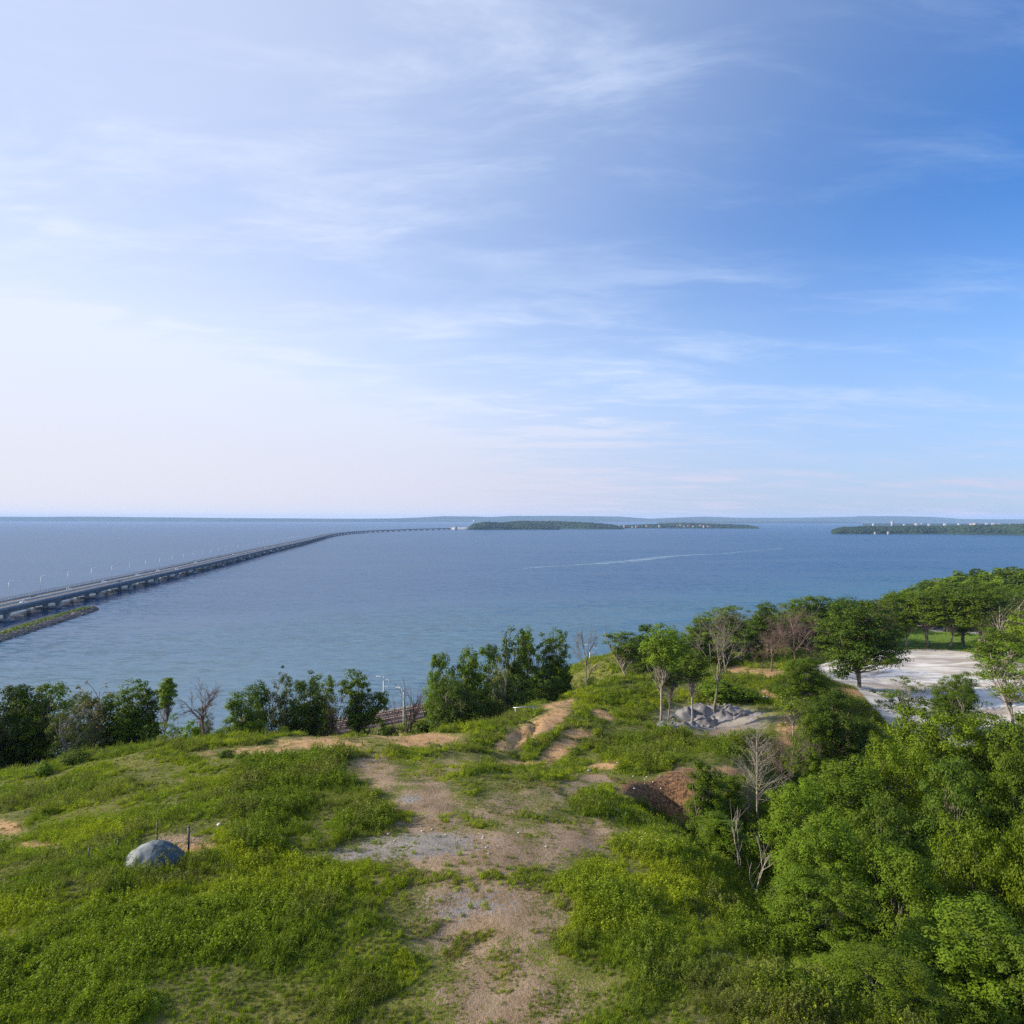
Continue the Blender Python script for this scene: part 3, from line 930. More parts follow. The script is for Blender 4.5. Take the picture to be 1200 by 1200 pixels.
def car_paint(col):
    if col not in CARMATS:
        CARMATS[col] = simple_mat('car_paint', col, 0.28, 0.03, 1, metal=0.2, spec=0.6)
    return CARMATS[col]


def make_car(name, loc, rz, col, label, grp=None, detail=False):
    o = empty(name, loc, rz)
    pm = car_paint(col)
    st = [(-2.25, 1.45, .42, .80), (-2.15, 1.66, .30, .98), (-1.7, 1.76, .24, 1.03), (-0.9, 1.80, .22, 1.0), (0.6, 1.80, .22, .97), (1.3, 1.78, .24, .93), (1.95, 1.70, .28, .80), (2.18, 1.52, .34, .70), (2.25, 1.35, .42, .60)]
    mb = MB().loft([rrect(w, a, c_, x, .10, .05) for x, w, a, c_ in st])
    bd = mb.build('body', pm, o, smooth=detail)
    if detail: bd.data.set_sharp_from_angle(angle=R(24))
    gl = [(-1.95, 1.40, .98, 1.02), (-1.35, 1.42, .98, 1.36), (-0.9, 1.42, .98, 1.42), (0.1, 1.42, .96, 1.42), (0.95, 1.42, .94, .98)]
    MB().loft([rrect(w, a, max(c_, a + .05), x, .02, .14 * (c_ - a) / .45) for x, w, a, c_ in gl]).build('windows', M_GLASS, o, smooth=False)
    rf = [(-1.30, 1.08, 1.375, 1.40), (-0.9, 1.14, 1.43, 1.475), (-0.4, 1.16, 1.43, 1.49), (0.14, 1.12, 1.41, 1.455)]
    MB().loft([rrect(w, a, c_, x, .012) for x, w, a, c_ in rf]).build('roof', pm, o, smooth=False)
    for wx in (-1.38, 1.38):
        for wy in (-0.80, 0.80):
            an = np.linspace(0, 2 * math.pi, 17)[:-1]
            sg_ = 1 if wy > 0 else -1
            secs = [[(wx + r_ * math.cos(a), wy + sg_ * d_, .31 + r_ * math.sin(a)) for a in an] for r_, d_ in ((.27, -.10), (.31, -.08), (.31, .08), (.27, .10))]
            w_ = MB().loft(secs).build('wheel', M_TYRE, o)
            if detail:
                secs = [[(wx + .19 * math.cos(a), wy + sg_ * d_, .31 + .19 * math.sin(a)) for a in an] for d_ in (.09, .115)]
                MB().loft(secs).build('rim', M_STEEL, w_)
    if detail:
        for sy in (-.55, .55):
            MB().box((2.16, sy, .60), (.12, .32, .13), taper=.8).build('headlight', M_CONCRETE_PALE, o)
            MB().box((-2.18, sy, .78), (.10, .30, .14), taper=.8).build('taillight', M_BRICK, o)
        for sy in (-.93, .93):
            MB().box((.62, sy, 1.0), (.12, .18, .13), taper=.8).build('mirror', pm, o)
        for sx in (-.42,):
            for sy in (-.83, .83):
                MB().box((sx, sy * .965, 1.0 + .0), (.06, .06, .62), rot=(0.0, 0, 0)).build('pillar', pm, o)
    tag(o, label, 'car', grp)
    return o


CARS = [(20, 706, 1, (.70, .70, .68), 'white car on the bridge nearest the left edge of the photo'), (36, 699, 0, (.03, .03, .035), 'black car just behind the first white car on the bridge'),
        (82, 690.5, 0, (.62, .60, .52), 'cream car on the far carriageway before the third lamp'), (119, 682, 0, (.78, .78, .76), 'bright white car a quarter of the way along the visible bridge'),
        (136, 681.5, 1, (.05, .04, .04), 'dark car on the near carriageway between two white cars'), (151, 674, 0, (.75, .76, .78), 'white car on the bridge above the fourth visible pier'),
        (170, 670, 0, (.10, .03, .03), 'dark red car behind a white car along the bridge'), (178, 669, 0, (.78, .78, .78), 'white car where the bridge narrows past the fifth pier'),
        (188, 667, 1, (.72, .72, .72), 'small white car farther out on the sea bridge'), (212, 661, 0, (.06, .06, .07), 'dark car far out on the sea bridge'), (220, 659.5, 0, (.78, .78, .76), 'white speck of a car far out on the sea bridge'),
        (262, 650, 0, (.74, .74, .72), 'pale car just before the bridge starts to thin to a line'), (300, 642, 0, (.72, .72, .7), 'farthest white car that can be made out on the bridge')]
for px, py, near, col, lab in CARS:
    p = on_z(px, py, 7.2)
    ss = s_of_D(p[1], 6 if near else 15)
    off = RNG.uniform(4.0, 5.0) if near else RNG.uniform(13, 14)
    q = bridge_pt(ss, off); t2 = bridge_pt(ss + 2, off) - q
    make_car('car', (q[0], q[1], 6.64), math.atan2(t2[1], t2[0]) + (math.pi if near else 0), col, lab, 'cars driving on the sea bridge')

# the bank of rock and grass beside the bridge
A = np.array([(-198, 60), (-203, 120), (-211, 200), (-226, 295), (-236, 345), (-243, 385), (-246, 398)], float)
sA = np.concatenate([[0], np.cumsum(np.hypot(*np.diff(A, axis=0).T))])
AP = smooth_path(A, sA, 150)[:150]
T = np.gradient(AP, axis=0); T /= np.linalg.norm(T, axis=1)[:, None]; N2 = np.stack([T[:, 1], -T[:, 0]], -1)
offs = np.linspace(-16, 9, 26)
X = AP[:, 0][:, None] + N2[:, 0][:, None] * offs; Y = AP[:, 1][:, None] + N2[:, 1][:, None] * offs
Z = np.interp(offs, [-16, -10, -3, 0, 4, 6, 9], [-1, .25, .6, 1.9, 1.7, 0.7, -1.2])[None] + (fbm(X / 2.5, Y / 2.5, 3, 44) - .5) * 1.1
endf = sstep(0, 1, (150 - np.arange(150)) / 14.0)[:, None]
Z = (Z + 1.2) * endf - 1.2
ids = np.arange(X.size).reshape(X.shape)
Q = np.stack([ids[:-1, :-1], ids[:-1, 1:], ids[1:, 1:], ids[1:, :-1]], -1).reshape(-1, 4)
me = mesh_np('rock_bank', np.stack([X.ravel(), Y.ravel(), Z.ravel()], -1), Q, M_GROUND, smooth=False)
for nm, arr in (('shore', np.where((offs[None] > 3.2) | (offs[None] < -15), 1.0, 0.0) + 0 * X), ('gravel', np.where(offs[None] < -3, .9, 0.0) + 0 * X)):
    a = me.attributes.new(nm, 'FLOAT', 'POINT'); a.data.foreach_set('value', arr.ravel().astype(np.float32))
tag(link('rock_bank', me), kind='structure')
# rocks and low scrub along it (too many and too small to pick apart)
V0, F0 = ICO1
n = 900
k_ = RNG.integers(60, 148, n); oo = RNG.uniform(3.0, 7.0, n)
r = RNG.uniform(.25, .9, n)
C_ = np.stack([AP[k_, 0] + N2[k_, 0] * oo, AP[k_, 1] + N2[k_, 1] * oo, np.interp(oo, [3, 5, 7], [1.6, .9, .1])], -1)
VV = V0[None] * r[:, None, None] * RNG.uniform(.6, 1.3, (n, len(V0), 1)) + C_[:, None]
tag(link('riprap', mesh_np('riprap', VV.reshape(-1, 3), (F0[None] + (np.arange(n) * len(V0))[:, None, None]).reshape(-1, 3), M_ROCK_BROWN)), kind='stuff')


# ------------------------------------------------------------------ foliage building blocks
def leaf_quads(C, N, size, rng, aspect=0.62):
    """rhombic leaves at centres C with approximate normals N"""
    n = len(C)
    N = N / (np.linalg.norm(N, axis=1)[:, None] + 1e-9)
    r = rng.normal(size=(n, 3))
    A = np.cross(N, r); A /= np.linalg.norm(A, axis=1)[:, None] + 1e-9
    B = np.cross(N, A)
    s = size * rng.uniform(.6, 1.3, n)[:, None]
    fold = N * s * 0.12
    V = np.stack([C - A * s * .5, C - B * s * .5 * aspect + fold, C + A * s * .5, C + B * s * .5 * aspect + fold], 1)
    return V.reshape(-1, 3), np.arange(n * 4).reshape(n, 4)


def crown_mesh(name, clumps, per, size, rng, mat, centre):
    """clumps: (m,4) centres with radii"""
    m = len(clumps)
    cidx = np.repeat(np.arange(m), per)
    c = clumps[cidx, :3]; rad = clumps[cidx, 3]
    d = rng.normal(size=(len(c), 3)); d /= np.linalg.norm(d, axis=1)[:, None]
    rr_ = rng.uniform(0.15, 1, len(c)) ** 0.5
    off = d * (rad * rr_)[:, None] * np.array([1.15, 1.15, 0.72])
    C = c + off
    N = d * 0.9 + (C - centre) / (np.linalg.norm(C - centre, axis=1)[:, None] + 1e-6) * 0.6 + rng.normal(size=C.shape) * 0.34 + np.array([0, 0, 0.3])
    V, F = leaf_quads(C, N, size, rng)
    return mesh_np(name, V, F, mat)


def curve3(a, c, rng, bend=0.15, n=5, sag=0.0):
    a = np.array(a, float); c = np.array(c, float)
    L = np.linalg.norm(c - a)
    mid = (a + c) / 2 + rng.normal(size=3) * L * bend * 0.5 + np.array([0, 0, sag * L])
    t = np.linspace(0, 1, n)[:, None]
    return (1 - t) ** 2 * a + 2 * t * (1 - t) * mid + t ** 2 * c


def tree_proto(seed, lobes, n_clump, per, leaf, clump_r, trunk_r, leafmat, barkmat=M_BARK, trunk_top=0.8, lean=(0, 0), fork=1, shell=0.45, branches=True):
    """a 10 m tree: lobes = (cx, cy, cz, rx, ry, rz)"""
    rng = np.random.default_rng(seed)
    lobes = np.array(lobes, float)
    vol = (lobes[:, 3] * lobes[:, 4] * lobes[:, 5]) ** (2 / 3)
    li = rng.choice(len(lobes), n_clump, p=vol / vol.sum())
    d = rng.normal(size=(n_clump, 3)); d /= np.linalg.norm(d, axis=1)[:, None]
    r = rng.uniform(0.05, 1, n_clump) ** shell
    C = lobes[li, :3] + d * r[:, None] * lobes[li, 3:6]
    C[:, 2] = np.maximum(C[:, 2], 0.4)
    rad = clump_r * rng.uniform(.6, 1.4, n_clump)
    centre = lobes[:, :3].mean(0) - np.array([0, 0, 1.0])
    crown = crown_mesh('crown', np.concatenate([C, rad[:, None]], 1), per, leaf, rng, leafmat, centre)
    mb = MB()
    top = 10 * trunk_top
    stems = []
    for f in range(fork):
        ang = rng.uniform(0, 6.28); sp = 0.0 if fork == 1 else rng.uniform(.5, 1.6)
        pts = np.array([(rng.normal() * .04, rng.normal() * .04, -0.6), (0.03, 0, 0.6), (lean[0] * .35 + sp * math.cos(ang) * .4, lean[1] * .35 + sp * math.sin(ang) * .4, top * .38),
                        (lean[0] * .7 + sp * math.cos(ang) * .8 + rng.normal() * .15, lean[1] * .7 + sp * math.sin(ang) * .8, top * .7), (lean[0] + sp * math.cos(ang), lean[1] + sp * math.sin(ang), top)])
        tr = trunk_r / (fork ** .5)
        mb.tube(pts, [tr * 1.3, tr, tr * .8, tr * .5, tr * .15], 7)
        stems.append(pts)
    if branches:
        sel = rng.choice(n_clump, min(n_clump, 95), replace=False)
        for k in sel:
            st_ = stems[rng.integers(len(stems))]
            zt = C[k, 2] * rng.uniform(.45, .8)
            zt = min(zt, top * .92)
            a0 = np.array([np.interp(zt, st_[:, 2], st_[:, 0]), np.interp(zt, st_[:, 2], st_[:, 1]), zt])
            br = trunk_r * rng.uniform(.16, .34)
            mb.tube(curve3(a0, C[k], rng, .25, 5, -.05), [br, br * .8, br * .6, br * .4, br * .15], 4, cap=False)
    trunk = mb.mesh('trunk', barkmat)
    return [('trunk', trunk), ('crown', crown)]


def bare_proto(seed, mat, height=10, spread=0.55, depth=5, r0=0.16, lean=(0, 0), kids=3, start=0.35, updir=0.25, twigmat=None, droop=0.0):
    rng = np.random.default_rng(seed)
    mt = MB(); mbr = MB()

    def grow(p, d, L, r, lev):
        n = 4
        pts = [p]
        dd = d.copy()
        for i in range(n):
            dd = dd + rng.normal(size=3) * 0.13 + np.array([0, 0, updir * .12 - droop * .1 * lev]); dd /= np.linalg.norm(dd)
            pts.append(pts[-1] + dd * L / n)
        pts = np.array(pts)
        (mbr if lev else mt).tube(pts, np.linspace(r, r * (.5 if lev < depth else .3), n + 1), 6 if lev == 0 else (4 if lev < 3 else 3), cap=False)
        if lev >= depth: return
        kk = kids + (rng.random() < .5) + (1 if lev == 0 else 0)
        for j in range(kk):
            f = rng.uniform(start if lev == 0 else .3, 1.0)
            q = pts[min(n, int(f * n) + (1 if j == 0 else 0))]
            side = rng.normal(size=3); side -= side.dot(dd) * dd; side /= np.linalg.norm(side)
            nd = dd * (1 - spread * .6) + side * spread * rng.uniform(.7, 1.2); nd /= np.linalg.norm(nd)
            grow(q, nd, L * rng.uniform(.52, .78), r * .52, lev + 1)
    d0 = np.array([lean[0], lean[1], 1.0]); d0 /= np.linalg.norm(d0)
    grow(np.array([0, 0, -.4]), d0, height * .48, r0, 0)
    a = [('trunk', mt.mesh('trunk', mat)), ('branches', mbr.mesh('branches', twigmat or mat))]
    # bring to 10 m
    vs = np.concatenate(mbr.V); top = vs[:, 2].max()
    k = 10 / top
    for _, me_ in a:
        co = np.empty(len(me_.vertices) * 3, np.float32); me_.vertices.foreach_get('co', co); me_.vertices.foreach_set('co', co * k); me_.update()
    return a


def spruce_bare(seed):
    rng = np.random.default_rng(seed)
    mt = MB().tube([(0, 0, -.5), (.02, 0, 3), (0, .05, 6), (.05, 0, 8.2), (0, 0, 10)], [.13, .11, .08, .05, .015], 7)
    mbr = MB()
    for i in range(120):
        z = rng.uniform(2.2, 9.6); a = rng.uniform(0, 6.28); L = (10.6 - z) * rng.uniform(.28, .5) + .3
        c = np.array([math.cos(a) * L, math.sin(a) * L, z + L * rng.uniform(.4, 1.0)])
        pts = curve3((0, 0, z), c, rng, .2, 5)
        mbr.tube(pts, np.linspace(.022, .006, 5), 3, cap=False)
        for j in range(5):
            k = rng.integers(1, 5); e = pts[k] + (rng.normal(size=3) * .35 + np.array([math.cos(a), math.sin(a), .5]) * .35) * L * .5
            mbr.tube(curve3(pts[k], e, rng, .2, 3), [.010, .007, .004], 3, cap=False)
    return [('trunk', mt.mesh('trunk', M_BARK_PALE)), ('branches', mbr.mesh('branches', M_BARK_PALE))]


def bank_scrub():
    rg = np.random.default_rng(5); n = 620
    k = rg.integers(40, 147, n); o_ = rg.normal(1.2, 1.6, n)
    z = np.interp(o_, [-3, 0, 4, 6], [.6, 1.9, 1.7, .8])
    Cc = np.stack([AP[k, 0] + N2[k, 0] * o_, AP[k, 1] + N2[k, 1] * o_, z + .3, rg.uniform(.5, 1.3, n)], -1)
    c0 = Cc[:, :3].mean(0) * np.array([1, 1, 0]) - np.array([0, 0, 500.0])
    tag(link('scrub', crown_mesh('scrub', Cc, 34, .42, rg, M_LEAF_MID, c0)), kind='stuff')


bank_scrub()
ROUND = [(0, 0, 6.3, 2.6, 2.6, 3.2), (1.2, .6, 5.0, 2.0, 2.0, 2.2), (-1.3, -.4, 5.2, 2.0, 2.0, 2.4), (.2, -1.0, 7.6, 1.6, 1.6, 2.1), (-.3, .8, 4.0, 2.2, 2.2, 1.8)]
ROUND2 = [(.3, 0, 6.8, 2.3, 2.3, 2.9), (1.5, -.5, 5.6, 1.7, 1.7, 2.0), (-1.5, .5, 4.7, 1.8, 1.8, 2.0), (0, .9, 3.6, 2.1, 2.1, 1.8), (-.6, -.6, 8.2, 1.2, 1.2, 1.6)]
FULL = ROUND + [(0, 0, 2.4, 2.2, 2.2, 2.0), (1.2, -.8, 3.0, 1.6, 1.6, 1.8)]
TALL = [(0, 0, 6.8, 1.3, 1.3, 3.0), (.5, .3, 5.0, 1.3, 1.3, 2.0), (-.5, 0, 4.2, 1.2, 1.2, 1.8), (.1, 0, 2.6, 1.0, 1.0, 1.5)]
SLIM = [(0, 0, 8.0, .9, .9, 1.9), (.6, .2, 6.0, .8, .8, 1.2), (-.5, 0, 5.0, .8, .8, 1.0)]
HIGH = [(0, 0, 7.7, 2.1, 2.1, 2.1), (1.0, .4, 6.6, 1.4, 1.4, 1.3), (-1.1, -.3, 6.9, 1.4, 1.4, 1.5)]
LOW = [(0, 0, 5.0, 3.6, 3.6, 4.4), (2.2, .5, 3.2, 2.4, 2.4, 2.8), (-2.2, -.4, 3.4, 2.6, 2.6, 3.0), (0, -1.8, 3.4, 2.6, 2.2, 3.0), (.5, 1.5, 7.2, 1.8, 1.8, 2.4)]
ROUNDLOW = [(0, 0, 5.6, 3.0, 3.0, 3.9), (2.6, .5, 3.6, 2.0, 2.0, 2.6), (-2.7, -.4, 4.0, 2.0, 2.0, 2.6), (0, -2.3, 3.6, 2.2, 1.8, 3.0), (1.1, 1.5, 7.2, 1.6, 1.6, 2.2), (-1.4, -.8, 7.4, 1.5, 1.5, 2.0)]
TIERS = [(0, 0, 9.0, 1.2, 1.2, .7), (1.5, .3, 7.4, 1.6, 1.3, .55), (-1.6, .2, 6.8, 1.7, 1.4, .55), (.9, -.6, 5.6, 2.2, 1.6, .55), (-1.4, .4, 4.6, 2.0, 1.6, .5), (2.6, .2, 5.0, 1.2, 1.0, .45), (0, 0, 3.6, 2.0, 1.6, .5)]
ARM = [(-.3, 0, 7.6, 1.4, 1.4, 2.0), (-.2, 0, 5.2, 1.2, 1.2, 2.0), (0, 0, 3.2, 1.0, 1.0, 1.5), (1.9, 0, 6.7, 1.1, .8, .9), (1.4, 0, 5.7, .7, .6, .9)]
LOLLY = [(.5, 0, 8.3, .95, .95, 1.6)]

PROTO = {
    # mid distance (leaf clusters ~25 cm)
    'dark1': tree_proto(1, FULL, 260, 60, .20, .50, .20, M_LEAF_DARK), 'dark2': tree_proto(2, ROUND2, 220, 60, .20, .50, .20, M_LEAF_DARK, fork=2),
    'mid1': tree_proto(3, FULL, 250, 60, .20, .50, .18, M_LEAF_MID, fork=2), 'mid2': tree_proto(4, ROUND2, 205, 60, .20, .48, .18, M_LEAF_MID),
    'tall1': tree_proto(5, TALL, 190, 52, .19, .38, .16, M_LEAF_MID), 'tall2': tree_proto(6, TALL, 170, 50, .19, .38, .15, M_LEAF_DARK, fork=2),
    'airy': tree_proto(7, ROUND2, 150, 34, .18, .38, .16, M_LEAF_OLIVE, M_BARK_PALE, fork=2), 'slim': tree_proto(8, SLIM, 90, 44, .18, .32, .11, M_LEAF_MID, M_BARK_PALE),
    'lolly': tree_proto(9, LOLLY, 80, 55, .18, .32, .11, M_LEAF_MID, M_BARK, trunk_top=.8, lean=(.5, 0)),
    'high1': tree_proto(10, HIGH, 130, 55, .19, .44, .115, M_LEAF_MID, M_BARK_PALE, trunk_top=.75), 'high2': tree_proto(11, HIGH, 120, 50, .19, .42, .12, M_LEAF_OLIVE, M_BARK, trunk_top=.72, lean=(.6, 0)),
    'leaner': tree_proto(12, [(-.9, 0, 7.6, 1.6, 1.4, 2.0), (-.2, 0, 5.6, 1.6, 1.4, 1.5), (1.0, 0, 5.8, 1.6, 1.4, 1.8)], 140, 50, .19, .42, .12, M_LEAF_MID, M_BARK_PALE, lean=(-2.6, 0), trunk_top=.95),
    'arm': tree_proto(13, ARM, 200, 52, .19, .38, .16, M_LEAF_MID), 'light1': tree_proto(14, ROUND, 210, 60, .19, .48, .16, M_LEAF_LIGHT, fork=2),
    'lawn': tree_proto(50, HIGH + [(0, 0, 5.2, 1.7, 1.7, 1.3), (1.3, .4, 5.0, 1.1, 1.1, 1.0), (-1.2, -.6, 4.4, 1.0, 1.0, .9)], 230, 56, .19, .44, .15, M_LEAF_MID, fork=2, trunk_top=.7),
    'tiers': tree_proto(15, TIERS, 120, 34, .20, .42, .13, M_LEAF_MID, fork=2), 'tiers2': tree_proto(16, TIERS, 200, 40, .17, .42, .15, M_LEAF_MID, M_BARK_PALE, fork=2),
    'dry': tree_proto(17, ROUND2, 90, 16, .22, .45, .15, M_LEAF_DRY, M_BARK_BROWN, fork=2),
    # big tree by the car park
    'big1': tree_proto(18, [(0, 0, 7.2, 2.3, 2.3, 2.6), (-1.3, 0, 5.4, 1.9, 1.9, 2.6), (1.2, .3, 5.4, 2.0, 2.0, 2.4), (0, -.6, 4.0, 2.2, 2.2, 1.6), (2.4, 0, 3.4, 1.5, 1.4, 1.0), (-1.2, 0, 2.2, .8, .8, 1.4)], 420, 60, .17, .46, .22, M_LEAF_DARK, fork=3, shell=.4),
    # near bushes and crowns, small leaves
    'near1': tree_proto(20, ROUNDLOW, 320, 170, .15, .58, .16, M_LEAF_MID, fork=4, shell=.28), 'near2': tree_proto(21, ROUNDLOW, 320, 180, .14, .56, .16, M_LEAF_LIGHT, fork=4, shell=.28),
    'near3': tree_proto(22, ROUND + [(0, 0, 2.5, 2.4, 2.4, 2)], 300, 170, .135, .52, .15, M_LEAF_MID, fork=3, shell=.28), 'near4': tree_proto(23, LOW, 300, 165, .155, .56, .16, M_LEAF_DARK, fork=4, shell=.28),
    'nearcol': tree_proto(24, TALL + [(0, 0, 2.0, 1.5, 1.5, 2), (0, 0, 8.8, .8, .8, 1.2)], 260, 130, .14, .42, .12, M_LEAF_MID, fork=3),
    'sap': tree_proto(25, HIGH, 60, 30, .24, .5, .12, M_LEAF_LIGHT, M_BARK_PALE, trunk_top=.75),
    'shrub': tree_proto(26, [(0, 0, 5, 5.0, 5.0, 5.2), (2.6, 0, 3.5, 3, 3, 3), (-2.8, .6, 3.4, 3, 3, 3)], 90, 40, .85, 1.5, .12, M_LEAF_MID, fork=4),
    'shrubd': tree_proto(27, [(0, 0, 5, 5.0, 5.0, 5.2), (2.6, 0, 3.5, 3, 3, 3), (-2.8, .6, 3.4, 3, 3, 3)], 90, 40, .85, 1.5, .12, M_LEAF_DARK, fork=4),
    'thicket': bare_proto(28, M_BARK_BROWN, spread=.7, depth=4, r0=.10, kids=4, start=.05, updir=.2),
    'bare1': bare_proto(30, M_BARK_BROWN, depth=5, r0=.20, spread=.55), 'bare2': bare_proto(31, M_BARK, depth=5, r0=.13, spread=.62, start=.7, kids=3),
    'bare3': bare_proto(32, M_BARK, depth=5, r0=.25, spread=.35, lean=(-.38, 0), updir=.3), 'bare4': bare_proto(33, M_BARK_BROWN, depth=5, r0=.24, spread=.5, lean=(-.2, 0), kids=3, start=.4),
    'barebrown': bare_proto(34, M_BARK_BROWN, depth=5, r0=.15, spread=.65, kids=4, start=.2), 'sticks': bare_proto(35, M_BARK_PALE, depth=2, r0=.08, spread=.5, kids=3, start=.1, updir=.4),
    'spruce': spruce_bare(36),
}
# far, coarser
FARP = [tree_proto(40 + i, [FULL, FULL, FULL, ROUND2, TALL][i], 140, 26, .46, .62, .18, [M_LEAF_DARK, M_LEAF_MID, M_LEAF_MID, M_LEAF_DARK, M_LEAF_LIGHT][i], branches=False) for i in range(5)]
PROTO.update({'far%d' % i: p for i, p in enumerate(FARP)})


def extent(parts):
    w = 0; t = 0
    for _, me_ in parts:
        co = np.empty(len(me_.vertices) * 3, np.float32); me_.vertices.foreach_get('co', co); co = co.reshape(-1, 3)
        t = max(t, np.percentile(co[:, 2], 99.8)); a_, b_ = np.percentile(co[:, 0], [1.5, 98.5]); w = max(w, b_ - a_)
    return w, t


EXT = {k: extent(v) for k, v in PROTO.items()}


def plant(kind, px, D, ytop, wpx, label, name='tree', cat='tree', grp=None, rz=None, base_z=None):
    """stand a tree where the photo has it: picture column, distance, picture row of its top and crown width"""
    x = x_at(px, D); z = hz(x, D) if base_z is None else base_z
    top = at(px, ytop, D)[2]
    w0, t0 = EXT[kind]
    h = max(top - z, 0.5); w = wpx / 800 * D
    sx = w / w0; szz = h / t0
    fixed = kind in ('leaner', 'bare3', 'bare4', 'lolly', 'arm', 'high2')
    if rz is None: rz = RNG.uniform(-.3, .3) if fixed else RNG.uniform(0, 6.28)
    o = empty(name, (x, D, z - 0.05), rz, (sx, sx, szz))
    for nm, me_ in PROTO[kind]:
        link(nm, me_, o)
    tag(o, label, cat, grp)
    return o


